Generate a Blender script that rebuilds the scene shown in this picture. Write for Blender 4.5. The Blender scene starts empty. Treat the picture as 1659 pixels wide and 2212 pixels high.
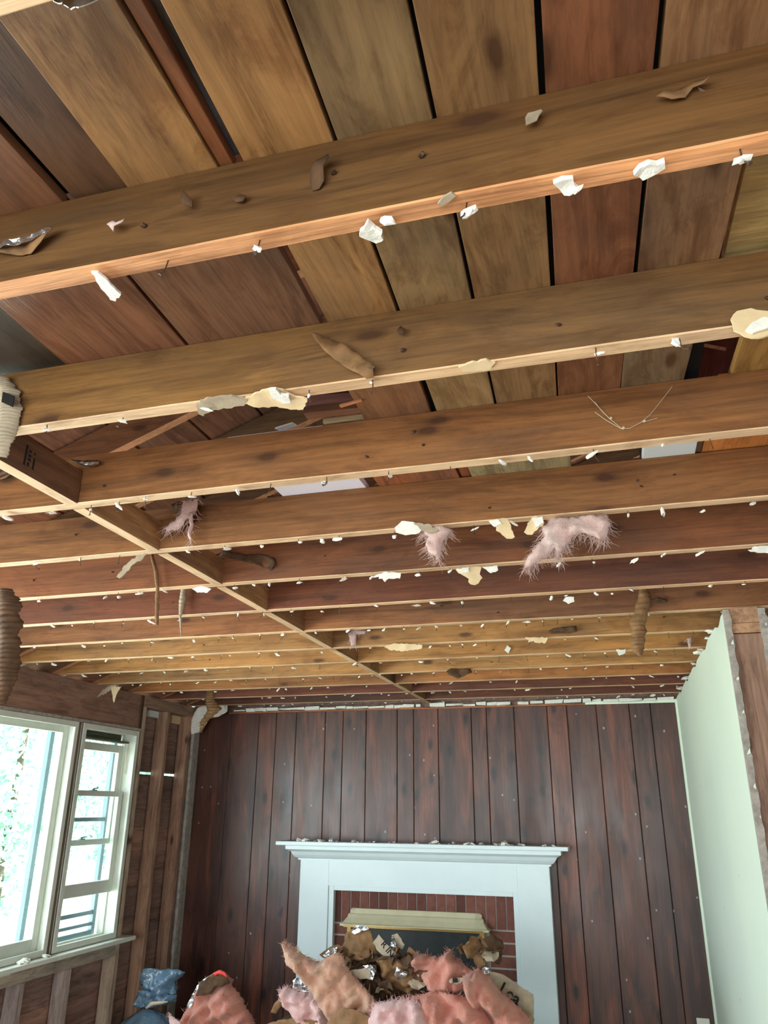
import bpy, math, random
from mathutils import Vector, Matrix, noise
from mathutils.geometry import delaunay_2d_cdt
R = random.Random(11)
S = bpy.context.scene
COL = S.collection
PI = math.pi

# ------------------------------------------------------------------ camera
YAW, PITCH, ROLL, FPX = math.radians(-15.9026), math.radians(20.8932), math.radians(0.4518), 1663.36
CX, CY, ZC = 829.5, 1106.0, 1.705
_f = Vector((math.sin(YAW)*math.cos(PITCH), math.cos(YAW)*math.cos(PITCH), math.sin(PITCH)))
_r = Vector((math.cos(YAW), -math.sin(YAW), 0)); _u = _r.cross(_f)
_r2 = _r*math.cos(ROLL)+_u*math.sin(ROLL); _u2 = -_r*math.sin(ROLL)+_u*math.cos(ROLL)
EYE = Vector((0, 0, ZC))
cam = bpy.data.objects.new('camera', bpy.data.cameras.new('camera')); COL.objects.link(cam)
cam.matrix_world = Matrix(((_r2.x, _u2.x, -_f.x, 0), (_r2.y, _u2.y, -_f.y, 0), (_r2.z, _u2.z, -_f.z, ZC), (0, 0, 0, 1)))
cam.data.sensor_fit = 'HORIZONTAL'; cam.data.sensor_width = 36; cam.data.lens = 36*FPX/1659
cam.data.clip_start = .02; cam.data.clip_end = 300
S.camera = cam

# ------------------------------------------------------------------ light and exposure
S.view_settings.view_transform = 'Standard'; S.view_settings.look = 'None'
S.view_settings.gamma = 1; S.view_settings.use_curve_mapping = False
S.view_settings.exposure = 0.0
W = bpy.data.worlds.new('sky'); S.world = W; W.use_nodes = True
bg = W.node_tree.nodes['Background']; bg.inputs[0].default_value = (.76, .93, 1, 1); bg.inputs[1].default_value = 6.5
sun = bpy.data.objects.new('sun', bpy.data.lights.new('sun', 'SUN')); COL.objects.link(sun)
sun.data.energy = 20; sun.data.angle = .01; sun.data.color = (1, .95, .86)
sun.rotation_euler = Vector((.55, .35, .80)).to_track_quat('Z', 'Y').to_euler()
def area(name, loc, target, sx, sy, e, col):
    l = bpy.data.lights.new(name, 'AREA'); l.shape = 'RECTANGLE'; l.size = sx; l.size_y = sy; l.energy = e; l.color = col
    o = bpy.data.objects.new(name, l); COL.objects.link(o); o.location = loc
    o.rotation_euler = (Vector(target)-Vector(loc)).to_track_quat('-Z', 'Y').to_euler(); return o
area('front_fill_light', (-1.0, -1.72, 1.35), (-1.0, 3, 2.0), 3.2, 1.5, 66, (1, .96, .90))  # unseen light added behind the camera to brighten joist faces and boards evenly
area('daylight_left_window', (-3.5, 1.55, 1.45), (0, 2.2, 2.1), 1.9, 1.2, 110, (.86, .95, 1))

def ray(px, py): return (_r2*(px-CX) + _u2*(CY-py) + _f*FPX)
def atY(px, py, Y): d = ray(px, py); return EYE + d*(Y/d.y)
def atX(px, py, X): d = ray(px, py); return EYE + d*(X/d.x)
def atZ(px, py, Z): d = ray(px, py); return EYE + d*((Z-ZC)/d.z)

# ------------------------------------------------------------------ object helpers
def tag(o, label=None, cat=None, group=None, kind=None):
    if label: o['label'] = label
    if cat: o['category'] = cat
    if group: o['group'] = group
    if kind: o['kind'] = kind
    return o
class MB:
    def __init__(s): s.v = []; s.f = []; s.m = []; s.c = []
    def add(s, vs, fs, mi=0, c=None):
        n = len(s.v); s.v += [tuple(v) for v in vs]
        for f in fs: s.f.append(tuple(i+n for i in f)); s.m.append(mi); s.c.append(c if c is not None else 0)
    def box(s, a, b, mi=0, c=None, jit=0):
        x0, y0, z0 = a; x1, y1, z1 = b
        vs = [(x0,y0,z0),(x1,y0,z0),(x1,y1,z0),(x0,y1,z0),(x0,y0,z1),(x1,y0,z1),(x1,y1,z1),(x0,y1,z1)]
        if jit: vs = [tuple(t+R.uniform(-jit, jit) for t in v) for v in vs]
        s.add(vs, [(0,3,2,1),(4,5,6,7),(0,1,5,4),(1,2,6,5),(2,3,7,6),(3,0,4,7)], mi, c)
    def hexa(s, vs, mi=0, c=None):
        s.add(vs, [(0,3,2,1),(4,5,6,7),(0,1,5,4),(1,2,6,5),(2,3,7,6),(3,0,4,7)], mi, c)
    def tube(s, pts, rad, n=6, mi=0, c=None):
        pts = [Vector(p) for p in pts]; k = len(pts); vs = []
        for i, p in enumerate(pts):
            t = (pts[min(i+1, k-1)]-pts[max(i-1, 0)]).normalized()
            a = t.cross(Vector((0, 0, 1)) if abs(t.z) < .9 else Vector((1, 0, 0))).normalized(); b = t.cross(a)
            r = rad[i] if hasattr(rad, '__len__') else rad
            for j in range(n): vs.append(p + a*math.cos(2*PI*j/n)*r + b*math.sin(2*PI*j/n)*r)
        fs = [(i*n+j, i*n+(j+1) % n, (i+1)*n+(j+1) % n, (i+1)*n+j) for i in range(k-1) for j in range(n)]
        fs += [tuple(range(n-1, -1, -1)), tuple(range((k-1)*n, k*n))]
        s.add(vs, fs, mi, c)
    def prism(s, prof, axis, a0, a1, mi=0, c=None):
        n = len(prof); vs = []
        for a in (a0, a1):
            for p in prof: vs.append((a, p[0], p[1]) if axis == 'x' else (p[0], a, p[1]) if axis == 'y' else (p[0], p[1], a))
        s.add(vs, [tuple(range(n)), tuple(range(2*n-1, n-1, -1))] + [(i, (i+1) % n+0, (i+1) % n+n, i+n) for i in range(n)], mi, c)
    def build(s, name, mats, parent=None, loc=None, smooth=False, bevel=0):
        me = bpy.data.meshes.new(name); o = bpy.data.objects.new(name, me)
        L = Vector(loc) if loc is not None else Vector((0, 0, 0))
        me.from_pydata([Vector(v)-L for v in s.v], [], s.f)
        if not isinstance(mats, (list, tuple)): mats = [mats]
        for m in mats: me.materials.append(m)
        me.polygons.foreach_set('material_index', s.m)
        at = me.attributes.new('tone', 'FLOAT', 'FACE'); at.data.foreach_set('value', [float(c) for c in s.c])
        if smooth: me.polygons.foreach_set('use_smooth', [True]*len(me.polygons))
        me.update(); COL.objects.link(o)
        import bmesh
        bm = bmesh.new(); bm.from_mesh(me); bmesh.ops.recalc_face_normals(bm, faces=bm.faces); bm.to_mesh(me); bm.free()
        o.location = L
        if parent is not None:
            o.parent = parent; o.location = L - parent.location
        if bevel:
            b = o.modifiers.new('bevel', 'BEVEL'); b.width = bevel; b.segments = 2; b.limit_method = 'ANGLE'
        return o
def empty(name, loc=(0, 0, 0), **k):
    o = bpy.data.objects.new(name, None); COL.objects.link(o); o.location = loc; o.empty_display_size = .05
    return tag(o, **k)

# ------------------------------------------------------------------ materials
def lin(c): return tuple(((x/255)/12.92 if x/255 <= .04045 else ((x/255+.055)/1.055)**2.4) for x in c) + (1,)
class NT:
    def __init__(s, name):
        s.mat = bpy.data.materials.new(name); s.mat.use_nodes = True; s.t = s.mat.node_tree
        s.b = s.t.nodes['Principled BSDF']
    def n(s, typ, **k):
        nd = s.t.nodes.new(typ)
        for a, v in k.items():
            if a.startswith('i_'):
                key = a[2:]; key = int(key) if key.isdigit() else key.replace('_', ' ')
                if isinstance(v, bpy.types.NodeSocket): s.t.links.new(v, nd.inputs[key])
                else: nd.inputs[key].default_value = v
            else: setattr(nd, a, v)
        return nd
    def l(s, a, b): s.t.links.new(a, b)
    def coords(s, scale, rnd=True):
        tc = s.n('ShaderNodeTexCoord'); v = tc.outputs['Object']
        if rnd:
            oi = s.n('ShaderNodeObjectInfo'); m = s.n('ShaderNodeVectorMath', operation='SCALE', i_0=(37., 53., 71.), i_Scale=oi.outputs['Random'])
            v = s.n('ShaderNodeVectorMath', operation='ADD', i_0=v, i_1=m.outputs[0]).outputs[0]
        return s.n('ShaderNodeMapping', i_Vector=v, i_Scale=scale).outputs[0]
    def noise(s, v, scale, detail=4, rough=.6, dist=0):
        return s.n('ShaderNodeTexNoise', i_Vector=v, i_Scale=scale, i_Detail=detail, i_Roughness=rough, i_Distortion=dist).outputs['Fac']
    def ramp(s, fac, stops):
        r = s.n('ShaderNodeValToRGB', i_Fac=fac); e = r.color_ramp.elements
        while len(e) < len(stops): e.new(.5)
        for k, (p, c) in enumerate(stops): e[k].position = p; e[k].color = c if len(c) == 4 else tuple(c)+(1,)
        return r.outputs['Color']
    def mix(s, fac, a, b, mode='MIX'):
        m = s.n('ShaderNodeMix', data_type='RGBA', blend_type=mode)
        for k, v in ((0, fac), (6, a), (7, b)):
            if isinstance(v, bpy.types.NodeSocket): s.l(v, m.inputs[k])
            else: m.inputs[k].default_value = v
        return m.outputs[2]
    def math(s, op, a, b=0.):
        m = s.n('ShaderNodeMath', operation=op)
        for k, v in ((0, a), (1, b)):
            if isinstance(v, bpy.types.NodeSocket): s.l(v, m.inputs[k])
            else: m.inputs[k].default_value = v
        return m.outputs[0]
    def out(s, col, rough=.6, bump=None, bstr=.2, bdist=.002, spec=.3, metal=0):
        for k, v in (('Base Color', col), ('Roughness', rough), ('Specular IOR Level', spec), ('Metallic', metal)):
            if isinstance(v, bpy.types.NodeSocket): s.l(v, s.b.inputs[k])
            else: s.b.inputs[k].default_value = v
        if bump is not None:
            b = s.n('ShaderNodeBump', i_Height=bump, i_Strength=bstr, i_Distance=bdist); s.l(b.outputs[0], s.b.inputs['Normal'])
        return s.mat

def wood(name, axis=0, base=None, dark=.45, grain=.35, stain=.5, knots=True, rough=.6, spec=.3, gs=34, tone=False, stainc=(.05, .04, .035), warp=4., blotch=.5):
    """grain runs along local axis; colour is the object's own colour (or base)"""
    n = NT(name); sc = [gs, gs, gs]; sc[axis] = 1.3; s2 = [3.2, 3.2, 3.2]; s2[axis] = .9
    v = n.coords(tuple(sc)); v2 = n.coords(tuple(s2))
    wob = n.noise(v2, 1.3, 2, .5)
    va = n.n('ShaderNodeVectorMath', operation='ADD', i_0=v, i_1=n.n('ShaderNodeVectorMath', operation='SCALE', i_0=n.n('ShaderNodeCombineXYZ', i_0=wob, i_1=wob, i_2=wob).outputs[0], i_Scale=warp).outputs[0]).outputs[0]
    g1 = n.noise(va, 1., 5, .65); g2 = n.noise(va, 4.5, 3, .7)
    if base is None: bc = n.n('ShaderNodeObjectInfo').outputs['Color']
    else: bc = base
    if tone:
        a = n.n('ShaderNodeAttribute', attribute_name='tone')
        bc = n.mix(1., bc, n.ramp(a.outputs['Fac'], [(0, (.5, .5, .52)), (.35, (.8, .76, .74)), (.7, (1.25, 1.02, .9)), (1, (1.7, 1.25, 1.))]), 'MULTIPLY')
    lo = (dark, dark*.93, dark*.85, 1)
    c = n.mix(1., bc, n.ramp(g1, [(.3, lo), (.52, (1, 1, 1, 1)), (.75, (1.18, 1.16, 1.1, 1))]), 'MULTIPLY') if grain > .5 else \
        n.mix(grain*2, bc, n.mix(1., bc, n.ramp(g1, [(.32, lo), (.5, (1, 1, 1, 1)), (.75, (1.28, 1.22, 1.1, 1))]), 'MULTIPLY'))
    c = n.mix(grain*.8, c, n.mix(1., c, n.ramp(g2, [(.38, (.55, .5, .45, 1)), (.5, (1, 1, 1, 1)), (.65, (1.12, 1.1, 1.05, 1))]), 'MULTIPLY'))
    # weather stains
    st = n.noise(v2, 1.1, 6, .62, .6)
    c = n.mix(n.ramp(st, [(.47, (0, 0, 0)), (.66, (stain,)*3)]), c, n.mix(.75, c, tuple(stainc)+(1,)))
    st2 = n.noise(v2, 4.0, 5, .6, .3)
    c = n.mix(n.ramp(st2, [(.56, (0, 0, 0)), (.74, (stain*.8,)*3)]), c, n.mix(.6, c, (.09, .05, .025, 1)))
    s4 = [17.]*3; s4[axis] = 5.
    bl = n.noise(n.coords(tuple(s4)), 1., 6, .7, .8)
    c = n.mix(n.ramp(bl, [(.48, (0, 0, 0)), (.62, (blotch,)*3)]), c, n.mix(1., c, (.55, .46, .4, 1), 'MULTIPLY'))
    c = n.mix(n.ramp(bl, [(.26, (blotch*.8,)*3), (.42, (0, 0, 0))]), c, n.mix(1., c, (1.35, 1.25, 1.15, 1), 'MULTIPLY'))
    s5 = [150.]*3; s5[axis] = 3.
    fl = n.noise(n.coords(tuple(s5)), 1., 3, .6)
    c = n.mix(grain, c, n.mix(1., c, n.ramp(fl, [(.36, (.62, .56, .5, 1)), (.5, (1, 1, 1, 1)), (.64, (1.16, 1.13, 1.08, 1))]), 'MULTIPLY'))
    hl = n.noise(n.coords(tuple(s2)), .8, 3, .5)
    c = n.mix(n.ramp(hl, [(.5, (0, 0, 0)), (.75, (.45,)*3)]), c, n.mix(1., c, (1.45, 1.32, 1.15, 1), 'MULTIPLY'))
    if knots:
        sx = n.n('ShaderNodeSeparateXYZ', i_0=n.coords((1, 1, 1)))
        other = {0: 2, 1: 0, 2: 0}[axis]
        kv = n.n('ShaderNodeCombineXYZ', i_0=n.math('MULTIPLY', sx.outputs[axis], 2.6), i_1=n.math('MULTIPLY', sx.outputs[other], 7.), i_2=0.)
        wv = n.noise(n.coords((9, 9, 9)), 3., 2, .5)
        vo = n.n('ShaderNodeTexVoronoi', voronoi_dimensions='2D', i_Vector=kv.outputs[0], i_Scale=1., feature='F1')
        pick = n.ramp(n.n('ShaderNodeSeparateColor', i_0=vo.outputs['Color']).outputs[0], [(.52, (1, 1, 1)), (.56, (0, 0, 0))])
        d = n.math('ADD', vo.outputs['Distance'], n.math('ADD', n.math('MULTIPLY', pick, 9.), n.math('MULTIPLY', wv, .07)))
        c = n.mix(n.ramp(d, [(.085, (.85,)*3), (.105, (.6,)*3), (.15, (.16,)*3), (.30, (0,)*3)]), c, (.055, .022, .010, 1))
    h = n.math('ADD', g1, n.math('MULTIPLY', g2, .5))
    return n.out(c, rough, h, .35, .0025, spec)

M = {}
M['joist'] = wood('aged_joist_wood', 0, rough=.62, stain=.6, warp=3., blotch=.45)
M['soffit'] = wood('clean_joist_edge', 0, base=lin((218, 186, 150)), dark=.78, grain=.3, stain=.25, knots=False, gs=60, stainc=(.25, .13, .06))
M['soffit_warm'] = wood('orange_joist_edge', 0, base=lin((206, 150, 106)), dark=.6, grain=.5, stain=.3, knots=False, gs=60, stainc=(.2, .08, .04))
M['rafter_edge'] = wood('rafter_edge_wood', 0, base=lin((196, 142, 104)), dark=.7, grain=.3, stain=.3, knots=False)
M['soffit_y'] = wood('clean_block_edge', 1, base=lin((218, 186, 150)), dark=.78, grain=.3, stain=.2, knots=False, gs=60, stainc=(.25, .13, .06))
M['block'] = wood('blocking_wood', 1, rough=.65)
M['board'] = wood('attic_board_wood', 1, rough=.5, stain=.75, grain=.3, gs=30, spec=.35, blotch=.75, warp=3)
M['board_glossy'] = wood('shiny_attic_board_wood', 1, rough=.24, stain=.4, grain=.42, gs=26, spec=.6, knots=False, warp=2)
M['deck'] = wood('roof_deck_wood', 1, base=lin((142, 102, 80)), rough=.6, stain=.7, tone=True)
M['rafter'] = wood('rafter_wood', 0, rough=.6)
M['stud'] = wood('stud_wood', 2, rough=.7, stain=.4)
M['header'] = wood('header_wood', 1, rough=.7, stain=.5)
M['sheath'] = wood('sheathing_wood', 1, rough=.75, stain=.5, tone=True, base=lin((172, 144, 134)))
M['scrapwood'] = wood('scrap_wood', 0, rough=.7)

def plain(name, c, rough=.7, var=.15, scale=8, spec=.3, metal=0, bump=.1, c2=None, lo=.35, hi=.7):
    n = NT(name); v = n.coords((1, 1, 1)); f = n.noise(v, scale, 5, .6)
    c2 = c2 or tuple(x*(1-var) for x in c[:3])+(1,)
    col = n.mix(n.ramp(f, [(lo, (0, 0, 0)), (hi, (1, 1, 1))]), c, c2)
    return n.out(col, rough, n.noise(v, scale*4, 3, .6), bump, .002, spec, metal)
def lin_(r, g, b): return lin((r, g, b))
M['paint'] = plain('white_gloss_paint', lin_(222, 234, 236), .32, .05, 5, .45, bump=.03)
M['wpaint'] = plain('cream_window_paint', lin_(222, 226, 214), .4, .12, 9, .4, bump=.1)
M['alum'] = plain('storm_frame_metal', lin_(120, 140, 150), .4, .1, 5, .5, .3)
M['plaster'] = plain('plaster_crumb', lin_(238, 236, 226), .9, .15, 60, bump=.6)
M['plaster_edge'] = plain('broken_plaster_edge', lin_(178, 170, 160), .95, .4, 30, bump=1.)
M['tan'] = plain('tan_plaster_paper', lin_(226, 200, 158), .9, .12, 30, bump=.2)
M['kraft'] = plain('kraft_paper', lin_(140, 104, 68), .7, .45, 22, .3, bump=.5)
M['kraft_grey'] = plain('grey_backing_paper', lin_(176, 160, 136), .7, .25, 25, .3, bump=.4)
M['kraft_dark'] = plain('dark_kraft_paper', lin_(92, 66, 44), .8, .5, 22, .3, bump=.5)
M['foil'] = plain('crumpled_foil', lin_(215, 222, 228), .22, .1, 40, .5, .95, bump=.8)
M['ink'] = plain('black_ink', lin_(30, 28, 26), .8, 0)
M['nail'] = plain('rusty_nail_steel', lin_(92, 70, 58), .5, .3, 80, .4, .6)
M['brass'] = plain('polished_brass', lin_(214, 190, 128), .2, .1, 10, .5, 1., bump=.02)
M['hood'] = plain('brushed_brass_hood', lin_(216, 206, 172), .42, .1, 12, .5, .2, bump=.05)
M['blackglass'] = plain('sooty_glass', lin_(52, 58, 58), .25, .3, 12, .5, bump=.05)
M['gap_dark'] = plain('gap_black', lin_(22, 21, 20), .9, .1)  # matt black that paints the dark of gaps between boards
M['mortar'] = plain('mortar', lin_(176, 166, 158), .95, .15, 40, bump=.5)
M['web'] = plain('cobweb', lin_(200, 185, 165), .9, .1)
M['twine'] = plain('cream_twine', lin_(214, 200, 176), .8, .15)
M['redplastic'] = plain('pinkish_red_tape', lin_(228, 70, 62), .5, .1)
M['floor'] = plain('dusty_floor', lin_(176, 150, 122), .8, .2, 6)
M['lawn'] = plain('sunlit_grass', lin_(222, 228, 212), .95, .2, .8)
M['white_room'] = plain('lilac_white_wall', lin_(226, 222, 232), .8, .03)
M['outlet'] = plain('outlet_plastic', lin_(226, 222, 210), .4, .03)
M['bark'] = plain('tree_bark', lin_(96, 84, 70), .9, .3)

def panel_mat():
    n = NT('dark_stained_panelling'); v = lambda x, z: n.coords((x, x, z), False)
    a = n.n('ShaderNodeAttribute', attribute_name='tone').outputs['Fac']
    off = n.n('ShaderNodeCombineXYZ', i_0=n.math('MULTIPLY', a, 91.), i_1=0., i_2=n.math('MULTIPLY', a, 47.)).outputs[0]
    def vec(x, z): return n.n('ShaderNodeVectorMath', operation='ADD', i_0=v(x, z), i_1=off).outputs[0]
    c = n.mix(n.ramp(n.noise(vec(9, 1.1), 1., 5, .62, .5), [(.36, (0, 0, 0)), (.62, (1, 1, 1))]), lin((58, 34, 30)), lin((92, 54, 43)))
    hi = n.math('ADD', n.noise(vec(13, 1.6), 1., 4, .55, .8), n.math('MULTIPLY', n.math('SUBTRACT', a, .35), .22))
    c = n.mix(n.ramp(hi, [(.52, (0, 0, 0)), (.74, (.8,)*3)]), c, lin((136, 74, 50)))
    c = n.mix(n.ramp(n.noise(vec(5, 2.2), 1.2, 6, .66, .8), [(.52, (0, 0, 0)), (.74, (.8,)*3)]), c, lin((40, 27, 25)))
    c = n.mix(.5, c, n.mix(1., c, n.ramp(n.noise(vec(160, 5), 1., 3, .6), [(.35, (.5, .45, .42, 1)), (.5, (1, 1, 1, 1)), (.66, (1.3, 1.2, 1.1, 1))]), 'MULTIPLY'))
    sx = n.n('ShaderNodeSeparateXYZ', i_0=vec(1, 1))
    def vor(sa, sb, ox, keep):
        kv = n.n('ShaderNodeCombineXYZ', i_0=n.math('MULTIPLY', sx.outputs[0], sa), i_1=n.math('MULTIPLY', sx.outputs[2], sb), i_2=0.)
        vo = n.n('ShaderNodeTexVoronoi', voronoi_dimensions='2D', i_Vector=kv.outputs[0], i_Scale=1., feature='F1')
        pk = n.ramp(n.n('ShaderNodeSeparateColor', i_0=vo.outputs['Color']).outputs[0], [(keep, (0, 0, 0)), (keep+.03, (1, 1, 1))])
        return n.math('ADD', vo.outputs['Distance'], n.math('ADD', n.math('MULTIPLY', pk, 9.), n.math('MULTIPLY', n.noise(v(20, 20), 2., 3, .6), .12)))
    c = n.mix(n.ramp(vor(8, 3.2, 0, .35), [(.14, (.9,)*3), (.19, (.5,)*3), (.3, (0,)*3)]), c, lin((26, 16, 15)))
    c = n.mix(n.ramp(vor(13, 9, 0, .09), [(.115, (.75,)*3), (.14, (0,)*3)]), c, lin((176, 166, 160)))
    return n.out(c, n.ramp(n.noise(v(6, 2), 1., 3, .5), [(.3, (.3,)*3), (.7, (.48,)*3)]), n.noise(vec(120, 4), 1., 3, .6), .15, .001, .55)
M['panel'] = panel_mat()
def brick_mat():
    n = NT('red_brick'); a = n.n('ShaderNodeAttribute', attribute_name='tone')
    c = n.ramp(a.outputs['Fac'], [(0, lin((92, 58, 52))), (.5, lin((116, 72, 62))), (1, lin((136, 88, 76)))])
    f = n.noise(n.coords((1, 1, 1)), 30, 4, .6)
    c = n.mix(n.ramp(f, [(.4, (0, 0, 0)), (.75, (.6,)*3)]), c, lin((80, 50, 44)))
    return n.out(c, .9, n.noise(n.coords((1, 1, 1)), 120, 3, .6), .5, .003)
M['brick'] = brick_mat()
def wall_mat():
    n = NT('pale_green_painted_plaster'); v = n.coords((1, 1, 1), False)
    c = n.mix(n.ramp(n.noise(v, 1.4, 3, .5), [(.35, (0, 0, 0)), (.7, (1, 1, 1))]), lin((228, 240, 222)), lin((220, 234, 218)))
    d = n.n('ShaderNodeTexVoronoi', i_Vector=v, i_Scale=5.5, feature='F1').outputs['Distance']
    d2 = n.noise(v, 34, 2, .5)
    m = n.math('MULTIPLY', n.ramp(d, [(.02, (1, 1, 1)), (.06, (0, 0, 0))]), n.ramp(d2, [(.5, (0, 0, 0)), (.56, (1, 1, 1))]))
    c = n.mix(m, c, lin((120, 96, 80)))
    return n.out(c, .55, n.noise(v, 60, 3, .5), .08, .002, .35)
M['greenwall'] = wall_mat()
def fluff(name, a, b, dirt=(150, 116, 88)):
    n = NT(name); v = n.coords((1, 1, 1)); f = n.noise(v, 9, 7, .7, .6)
    c = n.mix(n.ramp(f, [(.35, (0, 0, 0)), (.65, (1, 1, 1))]), lin(a), lin(b))
    c = n.mix(n.ramp(n.noise(v, 3.2, 4, .6), [(.55, (0, 0, 0)), (.75, (.75,)*3)]), c, lin(dirt))
    n.out(c, 1., n.noise(n.coords((1, 1, 1)), 55, 6, .75), .9, .012, .1)
    n.b.inputs['Sheen Weight'].default_value = .35; n.b.inputs['Subsurface Weight'].default_value = .0
    return n.mat
M['pink'] = fluff('pink_glass_wool', (222, 154, 134), (206, 124, 104))
M['pinkpale'] = fluff('pale_pink_glass_wool', (238, 204, 200), (228, 168, 162), (196, 170, 160))
M['pinktan'] = fluff('dusty_pink_glass_wool', (212, 172, 142), (206, 142, 118), (186, 156, 120))
M['tuft'] = fluff('stringy_pink_wool', (230, 204, 196), (214, 172, 162), (206, 156, 132))
def bag_mat():
    n = NT('bag_plastic_painted_sheen'); f = n.noise(n.coords((1, 1, 1)), 9, 4, .6, .8)
    return n.out(lin((104, 134, 158)), .22, f, .9, .03, .9)  # blue base colour paints haze and sky reflection onto black plastic
M['bag'] = bag_mat()
def glass_mat():
    n = NT('window_glass'); t = n.t
    tr = n.n('ShaderNodeBsdfTransparent', i_Color=(.97, .99, .99, 1)); gl = n.n('ShaderNodeBsdfGlossy', i_Roughness=.02)
    mx = n.n('ShaderNodeMixShader', i_0=.06)
    n.l(tr.outputs[0], mx.inputs[1]); n.l(gl.outputs[0], mx.inputs[2])
    n.l(mx.outputs[0], t.nodes['Material Output'].inputs[0]); return n.mat
M['glass'] = glass_mat()
def leaf_mat(name, a, b):
    n = NT(name); v = n.coords((1, 1, 1)); f = n.noise(v, 2.5, 6, .7)
    return n.out(n.mix(n.ramp(f, [(.35, (0, 0, 0)), (.65, (1, 1, 1))]), lin(a), lin(b)), .8, f, .5, .05, .2)
M['leaf'] = leaf_mat('tree_leaves', (196, 226, 196), (140, 188, 168))
M['leaf2'] = leaf_mat('tree_leaves_blue', (176, 214, 190), (120, 172, 164))

# ------------------------------------------------------------------ the setting
SOF, JD, JT = 2.44, .136, .036          # joist soffit height, depth, thickness
XL, XR, YF = -3.21, .472, 5.84          # left stud face, right plaster face, far wall face
YB = -1.75
JY = [.770+.4064*k for k in range(-1, 13)]
adj = {3: .0, 4: .0, 5: .0, 6: .02, 7: .02}
def struct(name, mb, mats, **k):
    o = mb.build(name, mats, **k); o['kind'] = 'structure'; return o

b = MB(); b.box((-3.31, YB, -.1), (3.2, YF+.1, 0)); struct('floor', b, M['floor'])
# far wall, dark vertical tongue and groove boards of uneven width
def TZ(x): return 2.395 + .004*math.sin(3*x)
b = MB()
gx = [atY(px, 1560, YF).x for px in (438, 500, 560, 597, 640, 703, 741, 791, 858, 893, 946, 1018, 1051, 1111, 1183, 1226, 1290, 1362, 1408, 1455)]
gx[0] = XL; gx[-1] = XR
tones = [.12, .2, .5, .3, .42, .55, .2, .45, .18, .62, .3, .5, .35, .22, .72, .3, .5, .2, .16, .06]
g = .002
for i in range(len(gx)-1):
    x0, x1 = gx[i]+g/2, gx[i+1]-g/2; e = .0035
    b.prism([(x0, YF+.012), (x0, YF+e), (x0+e, YF), (x1-e, YF), (x1, YF+e), (x1, YF+.012)], 'z', .0, TZ(x0), 0, tones[i])
b.box((XL-.1, YF+.012, 0), (XR+.02, YF+.05, 2.41), 1, .1)
struct('wall_back', b, [M['panel'], M['gap_dark']])
b = MB(); b.box((-3.31, YF+.06, 2.41), (1.9, YF+.10, 4.2), 0, .3); b.box((-3.31, YF+.02, 2.405), (1.9, YF+.10, 2.44), 0, .3); struct('wall_gable', b, M['sheath'])
# partition on the right with pale green plaster
b = MB(); nseg = 26; Y0w, Y1w = 3.195, YF
ztop = [2.425+.012*noise.noise((i*.7, 3, 0))+(-.018 if i % 5 == 2 else 0) for i in range(nseg+1)]
for i in range(nseg):
    ya, yb = Y0w+(Y1w-Y0w)*i/nseg, Y0w+(Y1w-Y0w)*(i+1)/nseg
    b.hexa([(XR,ya,0),(XR+.018,ya,0),(XR+.018,yb,0),(XR,yb,0),(XR,ya,ztop[i]),(XR+.018,ya,ztop[i]),(XR+.018,yb,ztop[i+1]),(XR,yb,ztop[i+1])])
struct('wall_right', b, M['greenwall'])
b = MB(); b.box((XR+.125, Y0w, 0), (XR+.145, YF, 2.42)); struct('wall_right_reverse', b, M['white_room'])
b = MB(); b.box((XR-.014, YF-.016, 0), (XR, YF, 2.40)); b.box((-.15, YF-.010, 2.395), (XR, YF, 2.418)); struct('trim_1', b, M['greenwall'])
b = MB(); b.box((1.9, YB, 0), (2.0, 5.9, 2.6)); b.box((XR+.145, 5.2, 0), (1.9, 5.3, 2.44)); struct('wall_side_room', b, M['white_room'])
# unseen wall behind the camera, wide opening added to let light in
b = MB(); b.box((-3.31, YB-.1, 0), (3.2, YB, .75)); b.box((-3.31, YB-.1, 2.15), (3.2, YB, 4.2)); b.box((-3.31, YB-.1, .75), (-2.65, YB, 2.15)); b.box((.75, YB-.1, .75), (3.2, YB, 2.15))
struct('wall_front', b, M['sheath'])
# left wall sheathing, horizontal boards with gaps that let daylight through
b = MB(); XO = -3.31
z = 0.0; rows = []
zs = [0, .21, .42, .60, .785, .975, 1.165, 1.355, 1.55, 1.745, 1.925, 2.115, 2.30, 2.44]
holes = [(2.30, 4.965, .86, 2.19), (.6, 2.15, .86, 2.19)]
def minus(y0, y1, z0, z1):
    """board segment less window openings"""
    segs = [(y0, y1, z0, z1)]
    for (a, c, d, e) in holes:
        out = []
        for (p, q, r, s) in segs:
            if q <= a or p >= c or s <= d or r >= e: out.append((p, q, r, s)); continue
            if p < a: out.append((p, a, r, s))
            if q > c: out.append((c, q, r, s))
            if r < d: out.append((max(p, a), min(q, c), r, d))
            if s > e: out.append((max(p, a), min(q, c), e, s))
        segs = out
    return segs
for i in range(len(zs)-1):
    gap = .016 if abs(zs[i+1]-1.925) < .01 else .0012
    for s in minus(YB, YF+.05, zs[i], zs[i+1]-gap):
        b.box((XO-.02, s[0], s[2]), (XO, s[1], s[3]), 0, R.uniform(.15, .55))
for (ra, rb) in ((0, 1.90), (1.94, 2.44)):
    for s_ in minus(YB, YF+.05, ra, rb): b.box((XO-.024, s_[0], s_[2]), (XO-.0205, s_[1], s_[3]), 1, .1)  # black backing added outside, keeps daylight out of all gaps but one
struct('wall_left', b, [M['sheath'], M['gap_dark']])

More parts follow.
